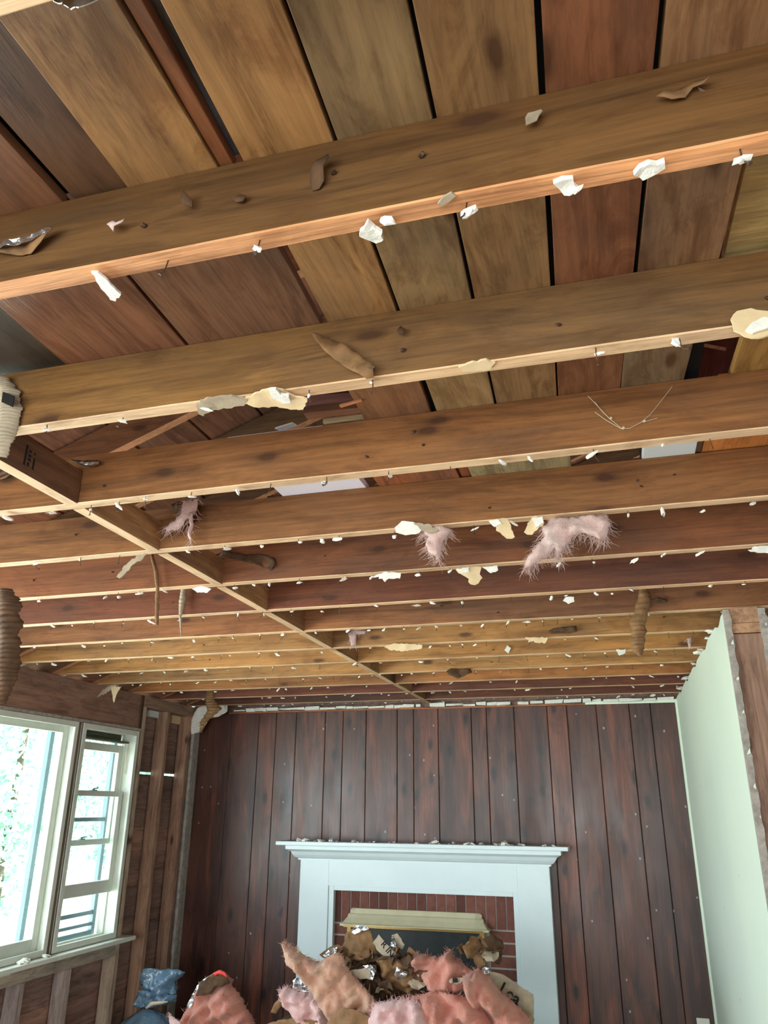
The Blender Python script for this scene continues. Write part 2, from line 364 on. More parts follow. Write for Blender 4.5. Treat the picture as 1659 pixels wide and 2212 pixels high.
# ------------------------------------------------------------------ roof over the attic
RS = .39; RIDGE_X = .35
def roofz(x, off=0): return 2.45 + off + RS*((x+3.2) if x < RIDGE_X else (2*RIDGE_X-x+3.2))
b = MB(); x = -3.75; k = 0
while x < 4.4:
    w = .24; x2 = min(x+w-.012, RIDGE_X if x < RIDGE_X else 9)
    if x2-x > .02:
        y = YB
        b.hexa([(x,YB,roofz(x,.15)),(x2,YB,roofz(x2,.15)),(x2,YF+.1,roofz(x2,.15)),(x,YF+.1,roofz(x,.15)),(x,YB,roofz(x,.17)),(x2,YB,roofz(x2,.17)),(x2,YF+.1,roofz(x2,.17)),(x,YF+.1,roofz(x,.17))], 0, R.uniform(.2, .9))
    x = x2+.012; k += 1
b.hexa([(-3.8,YB,roofz(-3.8,.18)),(RIDGE_X,YB,roofz(RIDGE_X,.18)),(RIDGE_X,YF+.1,roofz(RIDGE_X,.18)),(-3.8,YF+.1,roofz(-3.8,.18)),(-3.8,YB,roofz(-3.8,.2)),(RIDGE_X,YB,roofz(RIDGE_X,.2)),(RIDGE_X,YF+.1,roofz(RIDGE_X,.2)),(-3.8,YF+.1,roofz(-3.8,.2))], 1)
b.hexa([(RIDGE_X,YB,roofz(RIDGE_X,.18)),(4.5,YB,roofz(4.5,.18)),(4.5,YF+.1,roofz(4.5,.18)),(RIDGE_X,YF+.1,roofz(RIDGE_X,.18)),(RIDGE_X,YB,roofz(RIDGE_X,.2)),(4.5,YB,roofz(4.5,.2)),(4.5,YF+.1,roofz(4.5,.2)),(RIDGE_X,YF+.1,roofz(RIDGE_X,.2))], 1)
struct('ceiling', b, [M['deck'], M['gap_dark']])

ORD = ['first', 'second', 'third', 'fourth', 'fifth', 'sixth', 'seventh', 'eighth', 'ninth', 'tenth', 'eleventh', 'twelfth', 'thirteenth', 'fourteenth']
for k in range(2, 14):
    yj = JY[k]; b = MB(); h = .135; xa, xb = -3.7, RIDGE_X
    b.hexa([(xa,yj-.045,roofz(xa)),(xb,yj-.045,roofz(xb)),(xb,yj-.007,roofz(xb)),(xa,yj-.007,roofz(xa)),(xa,yj-.045,roofz(xa,h)),(xb,yj-.045,roofz(xb,h)),(xb,yj-.007,roofz(xb,h)),(xa,yj-.007,roofz(xa,h))])
    for j, f in enumerate(b.f): b.m[j] = 1 if j == 0 else 0
    o = b.build('rafter', [M['rafter'], M['rafter_edge']], loc=(-1.7, yj, roofz(-1.7)))
    o.color = lin((R.randint(108, 128), R.randint(72, 84), 52))
    tag(o, 'sloping brown rafter in the attic, %s one counted from the camera' % ORD[k-2], 'rafter', 'sloping roof rafters above the joists')

# ------------------------------------------------------------------ ceiling joists
jcol = {0: (120, 84, 44), 1: (102, 71, 40), 2: (134, 96, 54), 3: (140, 93, 54), 4: (132, 88, 52), 5: (128, 78, 48), 6: (112, 64, 42),
        7: (138, 90, 56), 8: (164, 118, 70), 9: (174, 124, 72), 10: (174, 126, 76), 11: (164, 108, 62), 12: (112, 62, 46), 13: (98, 56, 42)}
jwords = ['its pale edge only in the top left corner', 'very wide in view with dark water stains', 'yellow-brown with torn plaster and a curled paper flap',
          'with round knots and a faint cobweb', 'plain brown, pink wool caught under it', 'warm brown behind the largest pink tuft', 'dark red-brown with coarse grain',
          'brown, crossing behind the tallest hanging strip', 'golden brown with small knots', 'golden orange and clean', 'golden orange with paper flaps', 'tan, short ends at the wall',
          'dark red-brown near the panelling', 'dark, last before the panelled wall']
joists = []
JY[0] += .020
def joist(k):
    y0 = JY[k]; xa, xb = -3.26, 1.85; n = 70; b = MB(); rr = random.Random(k*7+1)
    prof = []
    vs = []; c = .0022
    for i in range(n+1):
        x = xa+(xb-xa)*i/n
        d = .0012*noise.noise((x*6, k*3.3, 0)); e = .0016*noise.noise((x*9, k*3.3, 5)); bow = .003*math.sin(x*.9+k)
        y = y0+bow; zz = SOF + .0015*noise.noise((x*2, k, 9))
        vs += [(x, y+d, zz+c), (x, y+c+d, zz+e*.6), (x, y+JT-c-d, zz+e*.4), (x, y+JT, zz+c+e), (x, y+JT, SOF+JD), (x, y, SOF+JD)]
    fs = []
    for i in range(n):
        for j in range(6): fs.append((i*6+j, (i+1)*6+j, (i+1)*6+(j+1) % 6, i*6+(j+1) % 6))
    b.add(vs, fs); b.m = [1 if q % 6 in (0, 1, 2) and True else 0 for q in range(len(fs))]
    b.m = [1 if q % 6 in (1, 2) or q % 6 == 0 else 0 for q in range(len(fs))]
    b.add([vs[j] for j in range(6)], [(5, 4, 3, 2, 1, 0)]); b.add([vs[n*6+j] for j in range(6)], [(0, 1, 2, 3, 4, 5)])
    o = b.build('ceiling_joist', [M['joist'], M['soffit_warm' if k == 1 else 'soffit']], loc=(-1, y0, SOF))
    o.color = lin([a_*b_ for a_, b_ in zip(jcol[k], (1.0, 1.01, 1.0))])
    tag(o, '%s ceiling joist from the camera, %s' % (ORD[k], jwords[k]), 'joist', 'ceiling joists running across the room')
    return o
for k in range(14): joists.append(joist(k))

# bent nails and plaster crumbs left along each joist edge are parts of the joist
def nail_mesh(bent):
    b = MB(); h = .022
    pts = [(0, 0, .012), (0, 0, -h*.6), (bent*.4, 0, -h), (bent, .002, -h*1.15)]
    b.tube(pts, .0011, 5); b.tube([(bent, .002, -h*1.15), (bent+.0006*(1 if bent else 0), .002, -h*1.15-.0012)], .003, 6)
    o = b.build('nail', M['nail']); me = o.data; bpy.data.objects.remove(o); return me
nails = [nail_mesh(t) for t in (0, .006, -.009, .013)]
def crumb_mesh(seed, s=.012):
    rr = random.Random(seed); b = MB(); n1, n2 = 6, 4; vs = [(0, 0, s*.5)]
    for i in range(1, n2):
        for j in range(n1):
            t = PI*i/n2; p = 2*PI*j/n1; q = s*rr.uniform(.45, 1.25)
            vs.append((q*math.sin(t)*math.cos(p)*1.25, q*math.sin(t)*math.sin(p)*.6, q*math.cos(t)*.6))
    vs.append((0, 0, -s*.6)); fs = [(0, 1+j, 1+(j+1) % n1) for j in range(n1)]
    for i in range(n2-2):
        for j in range(n1): fs.append((1+i*n1+j, 1+(i+1)*n1+j, 1+(i+1)*n1+(j+1) % n1, 1+i*n1+(j+1) % n1))
    L = len(vs)-1; fs += [(L, 1+(n2-2)*n1+(j+1) % n1, 1+(n2-2)*n1+j) for j in range(n1)]
    b.add(vs, fs); o = b.build('plaster_crumb', M['plaster']); me = o.data; bpy.data.objects.remove(o); return me
crumbs = [crumb_mesh(i) for i in range(7)]
stub = crumbs[3].copy(); stub.materials[0] = M['nail']
def child(name, me, parent, loc, rot=(0, 0, 0), sc=(1, 1, 1)):
    o = bpy.data.objects.new(name, me); COL.objects.link(o); o.parent = parent
    o.location = Vector(loc)-parent.location; o.rotation_euler = rot; o.scale = sc; return o
for k in range(1, 14):
    rr = random.Random(100+k); y0 = JY[k]
    xmin = {1: -.9, 2: -1.3, 3: -1.75, 4: -2.15, 5: -2.5, 6: -2.9}.get(k, -3.12)
    xmax = min(.95, .35+.07*k) if k < 8 else .44
    x = xmin
    while x < xmax:
        x += rr.uniform(.05, .17) if k > 2 else rr.uniform(.10, .24)
        if x > xmax: break
        yy = y0+rr.uniform(.008, .028)
        if rr.random() < .62:
            child('nail', rr.choice(nails), joists[k], (x, yy, SOF), (rr.uniform(-.2, .2), 0, rr.uniform(0, 6)))
        if rr.random() < .78:
            s = rr.uniform(.45, .95) if k < 6 else rr.uniform(.4, .9)
            child('plaster_crumb', rr.choice(crumbs), joists[k], (x+rr.uniform(-.006, .006), yy, SOF-.008*s-rr.uniform(0, .01)), (rr.uniform(-.5, .5), rr.uniform(-.5, .5), rr.uniform(0, 6)), (s*rr.uniform(.8, 1.9), s*1.1, s*rr.uniform(.7, 1.1)))
    # nail stubs on the face of the joist
    for q in range(rr.randint(3, 6)):
        fx = rr.uniform(xmin, xmax)
        child('nail_stub', stub, joists[k], (fx, y0-.002, SOF+rr.uniform(.03, .11)), (0, 0, rr.uniform(0, 6)), (.45, .6, .5))
# blocking between the joists
blocks = []
for k in range(2, 14):
    ya = JY[k]+JT+.0; yb = JY[k+1] if k < 13 else YF-.002
    b = MB(); xo = R.uniform(-.006, .006) if k > 2 else 0
    b.box((-1.320+xo, ya, SOF-.003), (-1.284+xo, yb, SOF+.089)); b.m = [1, 0, 0, 0, 0, 0]
    o = b.build('blocking_board', [M['block'], M['soffit_y']], loc=(-1.30, (ya+yb)/2, SOF), bevel=.001)
    o.color = lin(((150, 106, 70), (172, 128, 84))[k % 2] if k > 2 else (118, 82, 56))
    tag(o, 'short blocking board, %s' % (('nearest one, with a black mill stamp on its side' if k == 2 else 'the %s in the row of blocks away from the camera' % ORD[k-2])), 'blocking', 'blocking between the joists')
    blocks.append(o)
b = MB(); p0 = Vector((-1.2838, 1.372, 2.487))
for (dy, dz, w, h) in ((0, -.03, .006, .052), (.012, -.014, .010, .007), (.012, -.004, .009, .006), (.012, .008, .008, .006), (.012, -.028, .007, .010), (.030, -.03, .006, .03), (.030, .008, .004, .006)):
    b.box((p0.x-.0008, p0.y+dy, p0.z+dz), (p0.x+.0006, p0.y+dy+w, p0.z+dz+h))
b.build('mill_stamp', M['ink'], parent=blocks[0], loc=p0)

# ------------------------------------------------------------------ boards laid over the joists (attic floor)
ZB = SOF+JD+.001
def board(xa, xb, ya, yb, col, label, z=0, gl=False, skew=-.04, th=.019, grp='attic floor boards', name='attic_board', ym=.77, rag=0):
    b = MB(); n = 12; vs = []; rr = random.Random(int(xa*1000)+int(ya*77))
    for i in range(n+1):
        y = ya+(yb-ya)*i/n; s = skew*(y-ym); w = .0016*noise.noise((y*5, xa*9, 0)); u = .0016*noise.noise((y*5, xb*9, 7))
        yo = 0
        vs += [(xa+s+w, y, ZB+z), (xb+s+u, y, ZB+z), (xb+s+u, y, ZB+z+th), (xa+s+w, y, ZB+z+th)]
    if rag:
        for q in (0, 1, 2, 3):
            x, y, zz = vs[-4+q]; vs[-4+q] = (x, y-rag*(q in (0, 3)), zz)
    fs = [(i*4+j, (i+1)*4+j, (i+1)*4+(j+1) % 4, i*4+(j+1) % 4) for i in range(n) for j in range(4)] + [(3, 2, 1, 0), (n*4, n*4+1, n*4+2, n*4+3)]
    b.add(vs, fs)
    o = b.build(name, M['board_glossy'] if gl else M['board'], loc=((xa+xb)/2, ya, ZB+z), bevel=.0012)
    g_ = sum(col)/3; o.color = lin([(.92*c_+.08*g_)*q_ for c_, q_ in zip(col, (.93, .97, .90))]); tag(o, label, 'board', grp); return o
YE = 1.70
b = MB(); b.box((-.43, -.6, ZB+.021), (.26, 1.66, ZB+.022)); o = b.build('gap_shade_sheet', M['gap_dark'], loc=(-.1, 0, ZB+.021)); tag(o, 'black felt paper on top of the attic boards, dark in their gaps', 'paper')  # black sheets added above the boards so their gaps stay dark
b = MB(); b.box((-1.02, .80, ZB+.021), (-.47, 1.2, ZB+.022)); o = b.build('gap_shade_sheet', M['gap_dark'], loc=(-.8, .8, ZB+.021)); tag(o, 'black felt paper above the two shiny boards of the second bay', 'paper')
b = MB(); b.box((-1.06, -.6, ZB+.030), (-.47, .785, ZB+.031)); o = b.build('gap_shade_sheet', M['gap_dark'], loc=(-.8, 0, ZB+.03)); tag(o, 'black felt paper above the boards of the top left bay', 'paper')
board(-1.06, -.742, -.6, .78, (134, 84, 60), 'red-brown attic board at the far left above the two nearest joists', skew=0)
board(-.728, -.628, -.6, .785, (112, 74, 52), 'narrow dark brown streaked attic board in the top left bay', z=.008, skew=0)
board(-.627, -.478, -.6, .785, (180, 128, 84), 'wide ochre attic board with knots and scrapes in the top left bay', skew=-.01)
board(-.476, -.455, -.6, .785, (136, 80, 52), 'thin red-brown strip edging the black gap in the top left bay', z=.004, skew=-.03)
board(-.464, -.437, -.6, .785, (120, 124, 150), 'dark blue-grey board recessed above the black gap', z=.028, skew=-.03)
board(-1.025, -.742, .80, 1.22, (136, 86, 68), 'shiny red-brown wide board at left in the second bay', gl=True)
board(-.735, -.452, .80, 1.22, (132, 88, 70), 'shiny red-brown wide board with a blue sheen in the second bay', gl=True)
board(-1.36, -1.045, .70, 1.40, (70, 56, 44), 'dark olive board at the far left edge above the second bay', z=.02)
board(-.436, -.299, -.6, YE-.45, (174, 124, 82), 'ochre attic board with water marks and dark knots right of the black gap')
board(-.292, -.156, -.6, YE, (160, 124, 90), 'grey-tan attic board with a round knot, second right of the black gap')
board(-.150, -.013, -.6, YE, (152, 110, 76), 'dull brown attic board, third right of the black gap')
board(-.005, .129, -.6, YE-.5, (146, 88, 62), 'reddish attic board with vertical grain in the top bay')
board(-.006, .129, YE-.49, YE, (136, 84, 58), 'brown attic board with a dark torn knot hole in the third bay', skew=-.045)
board(.1365, .268, -.6, YE-.5, (158, 112, 84), 'smooth pinkish-brown attic board at the top right')
board(.130, .262, YE-.49, YE, (134, 106, 84), 'plain grey-brown attic board beside the roof opening', skew=-.045)
board(-.47, -.306, YE-.44, YE, (150, 96, 66), 'brown attic board with swirling grain where the flooring ends at left', rag=.03)
# taller pieces to the right
o = board(.275, .37, .0, 1.25, (160, 138, 84), 'pale olive cross-grained board at the right edge of the second bay', z=.022, skew=-.02); o.data.materials[0] = M['rafter']; o.color = lin((186, 164, 112))
o = board(.378, .62, -.6, 1.24, (168, 112, 62), 'orange-brown board at the upper right edge', z=.002, skew=-.02)
o = board(.345, .56, 1.26, 1.70, (178, 128, 72), 'ochre board with a knot right of the roof opening', skew=-.03)
board(.55, .80, 1.26, 1.95, (150, 96, 58), 'brown board at the right edge above the third bay', skew=-.03)
# third to fourth bay odds and ends lying across the joists
def bx(pa, pb, ya, yb, col, label, z=0, th=.02, name='attic_board', mat=None, px=1040):
    xa = atZ(pa, 1000, ZB).x*1.0; b = MB()
    A = atZ(pa, px, ZB+z); B = atZ(pb, px, ZB+z)
    # x-range is where the two picture columns meet the plane half way through the bay
    ym = (ya+yb)/2
    def xat(p):
        lo, hi = 700, 1300
        for _ in range(30):
            m = (lo+hi)/2
            if atZ(p, m, ZB+z).y < ym: lo = m
            else: hi = m
        return atZ(p, lo, ZB+z).x
    x0, x1 = xat(pa), xat(pb)
    b.box((x0, ya, ZB+z), (x1, yb, ZB+z+th))
    o = b.build(name, mat or M['board'], loc=((x0+x1)/2, ya, ZB+z), bevel=.0015); o.color = lin(col)
    tag(o, label, 'board' if name == 'attic_board' else 'panel', 'loose boards over the fourth bay'); return o
y3, y4 = JY[3]+.01, JY[4]+.03
y3, y4 = JY[3]+.037, JY[4]+.034
bx(560, 752, y3, y4, (196, 180, 160), 'dusty off-white panel lying over the fourth bay', name='panel_scrap', mat=M['white_room'])
bx(782, 968, y3, y4, (150, 92, 60), 'brown board left of the mossy one over the fourth bay')
bx(972, 1090, y3, y4, (140, 86, 58), 'darker brown board touching the mossy one over the fourth bay', z=.004)
bx(1000, 1228, y3+.05, y4, (150, 138, 104), 'mouldy grey-green board over the fourth bay', z=-.0005)
bx(1392, 1515, y3, y4, (228, 222, 206), 'white painted panel over the fourth bay', name='panel_scrap', mat=M['paint'])
bx(1532, 1700, y3, y4, (190, 124, 66), 'orange board at the right end of the fourth bay', z=.003)
for (pa, pb, kk, c, w) in ((470, 560, 4, (150, 96, 62), 'small brown board over the fifth bay near the pink rag'), (830, 1010, 4, (120, 84, 58), 'dull board over the fifth bay')):
    pass
# continuous boarding over the middle bays beyond
for i, (xa, xb) in enumerate(((-.95, -.66), (-.65, -.36), (-.35, -.06), (-.05, .24), (.25, .54), (.55, .84), (.85, 1.15), (1.16, 1.45))):
    board(xa, xb, 2.02, 5.8, ((104, 70, 48), (120, 82, 56))[i % 2], 'long attic board glimpsed over the far bays, %s from the left' % ORD[i], skew=0, grp='boards over the far bays', name='attic_board')

# roof opening with a lath and daylight speck, seen in the third bay right
b = MB(); c0 = atZ(1530, 775, 2.75)
b.box((c0.x-.08, c0.y-.35, 2.75), (c0.x+.10, c0.y+.10, 2.765))
o = b.build('attic_board', M['board_glossy'], loc=c0); o.color = lin((104, 58, 54)); tag(o, 'purplish board high above the roof opening at right', 'board', 'attic floor boards')
b = MB(); p, q = atZ(1502, 742, 2.70), atZ(1566, 754, 2.70)
b.tube([p, q], .005, 4); o = b.build('lath_strip', M['scrapwood'], loc=p); o.color = lin((190, 150, 130)); tag(o, 'thin pinkish lath crossing the roof opening at right', 'lath')

# splintered wood scraps where the flooring stops (third bay)
def plank_px(pts, z, th, col, label, mat=None, name='wood_scrap', cat='wood scrap'):
    a, bb, w = pts; A = atZ(*a, z); B = atZ(*bb, z); d = (B-A).normalized(); nrm = Vector((-d.y, d.x, 0))*w
    m = MB(); m.hexa([A-nrm, B-nrm*.7, B+nrm*.8, A+nrm, A-nrm+Vector((0, 0, th)), B-nrm*.7+Vector((0, 0, th)), B+nrm*.8+Vector((0, 0, th)), A+nrm+Vector((0, 0, th))])
    o = m.build(name, mat or M['scrapwood'], loc=A, bevel=.001); o.color = lin(col); tag(o, label, cat); return o
plank_px(((655, 868), (782, 856), .028), ZB+.03, .012, (96, 60, 56), 'purple-brown plank end at the ragged flooring edge')
plank_px(((660, 900), (800, 884), .017), ZB+.012, .014, (120, 80, 56), 'split brown plank under the purple-brown one')
plank_px(((700, 917), (852, 899), .010), ZB+.004, .012, (168, 146, 112), 'pale weathered lath lying on the fourth joist')
plank_px(((735, 880), (782, 866), .004), ZB-.004, .006, (196, 130, 88), 'small orange splinter pointing right at the flooring edge')
plank_px(((600, 930), (636, 917), .012), ZB+.05, .004, (205, 205, 200), 'small white triangle of card in the attic', mat=M['paint'], name='pale_scrap', cat='card')

# ------------------------------------------------------------------ left wall framing
def stick(name, a, bb, mat, col, label, cat, grp=None, bev=.0015, parent=None):
    m = MB(); m.box(a, bb); o = m.build(name, mat, loc=a, bevel=bev); o.color = lin(col)
    if label: tag(o, label, cat, grp)
    return o
stick('header_beam', (XL-.09, -1.0, 2.205), (XL, 4.995, 2.438), M['header'], (156, 122, 106), 'deep brown header beam over the two windows', 'beam')
stick('top_plate', (XL-.095, 5.0, 2.36), (XL+.004, YF, 2.438), M['header'], (156, 128, 110), 'weathered top plate between header beam and panelled wall', 'beam')
stick('wall_stud', (XL-.09, 5.0, 0), (XL+.0, 5.04, 2.36), M['stud'], (186, 166, 148), 'grey-brown stud touching the window frame', 'stud', 'studs beside the window')
stick('wall_stud', (XL-.09, 5.325, 0), (XL, 5.365, 2.36), M['stud'], (176, 140, 118), 'brown stud standing between the two open bays', 'stud', 'studs beside the window')
stick('wall_stud', (XL-.09, 5.66, 0), (XL, 5.70, 2.36), M['stud'], (168, 132, 112), 'brown stud nearest the panelled wall', 'stud', 'studs beside the window')
b = MB(); b.box((XL-.03, 5.735, 0), (XL+.012, 5.775, 2.36)); b.box((XL-.03, 5.79, 0), (XL+.004, 5.838, 2.33)); b.box((XL+.012, 5.735, 2.2), (XL+.016, 5.76, 2.29))
struct('trim_2', b, M['plaster_edge'])
yc = atX(52, 2150, XL).y
for yy, w in ((atX(50, 2150, XL).y, 'left-hand'), (atX(153, 2110, XL).y, 'right-hand')):
    stick('cripple_stud', (XL-.09, yy-.04, 0), (XL, yy, .786), M['stud'], (170, 156, 152), '%s short stud under the windowsill in view' % w, 'stud', 'short studs under the sill')
stick('rough_sill', (XL-.09, 2.25, .788), (XL+.0, 4.997, .858), M['header'], (176, 164, 150), 'rough grey-brown sill board under the white stool', 'sill board')
# block in one bay, pale piece standing in for daylight in the other
b = MB(); A = atX(317, 1533, -3.30); B = atX(343, 1549, -3.30); b.box((-3.309, 5.20, 2.315), (-3.285, 5.325, 2.36)); o = b.build('foam_block', M['paint'], loc=(-3.3, 5.2, 2.33)); tag(o, 'bluish white foam block at the top of the bay by the window', 'block')
b = MB(); b.box((-3.309, 5.53, 2.30), (-3.29, 5.66, 2.36)); o = b.build('pale_scrap', M['tan'], loc=(-3.3, 5.53, 2.3)); tag(o, 'cream torn card at the top of the bay beside the corner', 'card')

# ------------------------------------------------------------------ windows
def rect_frame(mb, x0, x1, y0, y1, z0, z1, w, wb=None, wt=None):
    wb = wb or w; wt = wt or w
    mb.box((x0, y0, z0), (x1, y0+w, z1)); mb.box((x0, y1-w, z0), (x1, y1, z1)); mb.box((x0, y0+w, z0), (x1, y1-w, z0+wb)); mb.box((x0, y0+w, z1-wt), (x1, y1-w, z1))
def pane(x, y0, y1, z0, z1, parent):
    m = MB(); m.box((x-.002, y0, z0), (x+.002, y1, z1)); return m.build('pane', M['glass'], parent=parent, loc=(x, y0, z0))
def window(name, y0, y1, z0, z1, label, double):
    root = empty(name, (XL-.05, (y0+y1)/2, z0)); root['kind'] = 'structure'
    f = MB(); rect_frame(f, XL-.13, XL+.006, y0, y1, z0, z1, .018); rect_frame(f, XL-.004, XL+.012, y0, y1, z0, z1, .034)
    rect_frame(f, XL-.09, XL-.075, y0+.018, y1-.018, z0+.018, z1-.018, .012)
    f.build('window_frame', M['wpaint'], parent=root, loc=(XL, y0, z0), bevel=.002)
    st = MB(); rect_frame(st, XL-.175, XL-.145, y0+.015, y1-.015, z0+.01, z1-.01, .035)
    if double:
        st.box((XL-.165, y0+.03, 1.595), (XL-.15, y1-.03, 1.62)); st.box((XL-.165, y0+.03, 1.03), (XL-.15, y1-.03, 1.055)); st.box((XL-.165, y0+.03, .965), (XL-.15, y1-.03, .985))
    st.build('storm_frame', M['alum'], parent=root, loc=(XL-.16, y0, z0), bevel=.0015)
    if not double:
        s = MB(); rect_frame(s, XL-.075, XL-.045, y0+.02, y1-.02, z0+.02, z1-.02, .05, .07)
        o = s.build('sash', M['wpaint'], parent=root, loc=(XL-.06, y0, z0), bevel=.003)
        pane(XL-.06, y0+.06, y1-.06, z0+.08, z1-.06, root)
    else:
        a, c = y0+.03, y1-.03
        s = MB(); rect_frame(s, XL-.115, XL-.085, a, c, 1.455, 2.085, .045, .035, .05); o = s.build('upper_sash', M['wpaint'], parent=root, loc=(XL-.1, a, 1.455), bevel=.003)
        pane(XL-.1, a+.04, c-.04, 1.48, 2.045, root)
        s = MB(); rect_frame(s, XL-.075, XL-.045, a, c, 1.165, 1.785, .045, .075, .035); o = s.build('lower_sash', M['wpaint'], parent=root, loc=(XL-.06, a, 1.165), bevel=.003)
        pane(XL-.06, a+.04, c-.04, 1.23, 1.755, root)
        for z, x in ((1.785, XL-.06), (1.49, XL-.1)):
            l = MB(); yc = (a+c)/2-.03; l.box((x-.012, yc-.025, z), (x+.012, yc+.025, z+.005)); l.tube([(x, yc, z+.005), (x, yc, z+.015)], .009, 10); l.tube([(x, yc, z+.012), (x+.012, yc+.035, z+.016)], .004, 6)
            l.build('sash_lock', M['alum'], parent=root, loc=(x, yc, z))
        h = MB(); h.box((XL-.10, c+.002, 1.2), (XL-.088, c+.008, 2.14)); h.tube([(XL-.05, c+.004, 1.9), (XL-.05, c-.004, 2.02), (XL-.05, c+.004, 2.1)], .003, 6)
        h.build('sash_cord', M['twine'], parent=root, loc=(XL-.09, c, 1.2))
        d = MB(); d.box((XL-.118, a, 2.10), (XL-.045, c, 2.112)); d.box((XL-.12, a, 2.105), (XL-.112, c, 2.165)); d.build('head_track', M['header'], parent=root, loc=(XL-.1, a, 2.1)).color = lin((96, 100, 84))
    return root
window('window_1', 2.32, 4.285, .895, 2.185, '', False)
window('window_2', 4.335, 4.965, .895, 2.185, '', True)
# mullion between them
stick('window_mullion', (XL-.09, 4.290, .87), (XL-.006, 4.330, 2.20), M['stud'], (134, 112, 96), None, None)['kind'] = 'structure'
bpy.data.objects['window_mullion'].name = 'trim_3'
b = MB(); b.box((XL-.10, 2.28, .868), (XL+.075, 5.10, .893)); b.box((XL-.0, 2.28, .848), (XL+.02, 4.0, .866)); struct('trim_4', b, M['wpaint'], bevel=.004)
b = MB(); b.box((XL-.05, 2.3, 2.187), (XL+.015, 4.99, 2.204)); struct('trim_5', b, M['plaster_edge'])

# ------------------------------------------------------------------ partition end (right)
xs = XR+.018
b = MB(); b.box((xs, Y0w+.006, 0), (XR+.125, Y0w+.045, 2.335)); o = b.build('partition_stud', M['stud'], loc=(xs, Y0w, 0), bevel=.002); o.color = lin((156, 124, 106)); tag(o, 'paint-smeared brown stud at the open end of the pale green wall', 'stud')
b = MB(); b.box((xs, Y0w+.004, 2.338), (XR+.125, YF, 2.376), jit=.001); b.box((xs, Y0w+.007, 2.378), (XR+.125, YF, 2.438), jit=.001); o = b.build('partition_plate', M['header'], loc=(xs, Y0w, 2.338), bevel=.002); o.color = lin((190, 150, 118)); tag(o, 'pale doubled plate capping the end of the green wall', 'beam')
rr = random.Random(5)
for nm, xa, xb, lab in (('plaster_edge', XR-.003, XR+.020, 'left'), ('plaster_edge', XR+.122, XR+.150, 'right')):
    b = MB(); z = 0
    vs = []; n = 120
    for i in range(n+1):
        z = 2.43*i/n; j = lambda s: rr.uniform(-s, s)
        vs += [(xa+(0 if lab == 'left' else j(.004)), Y0w-.004+j(.003), z), (xb+j(.004), Y0w-.002+j(.005), z), (xb, Y0w+.02, z), (xa, Y0w+.02, z)]
    b.add(vs, [(i*4+j, (i+1)*4+j, (i+1)*4+(j+1) % 4, i*4+(j+1) % 4) for i in range(n) for j in range(4)] + [(3, 2, 1, 0), (n*4, n*4+1, n*4+2, n*4+3)])
    o = b.build(nm, M['plaster_edge'], loc=(xa, Y0w, 0)); tag(o, 'broken grey plaster edge on the %s side of the bare partition stud' % lab, 'plaster')

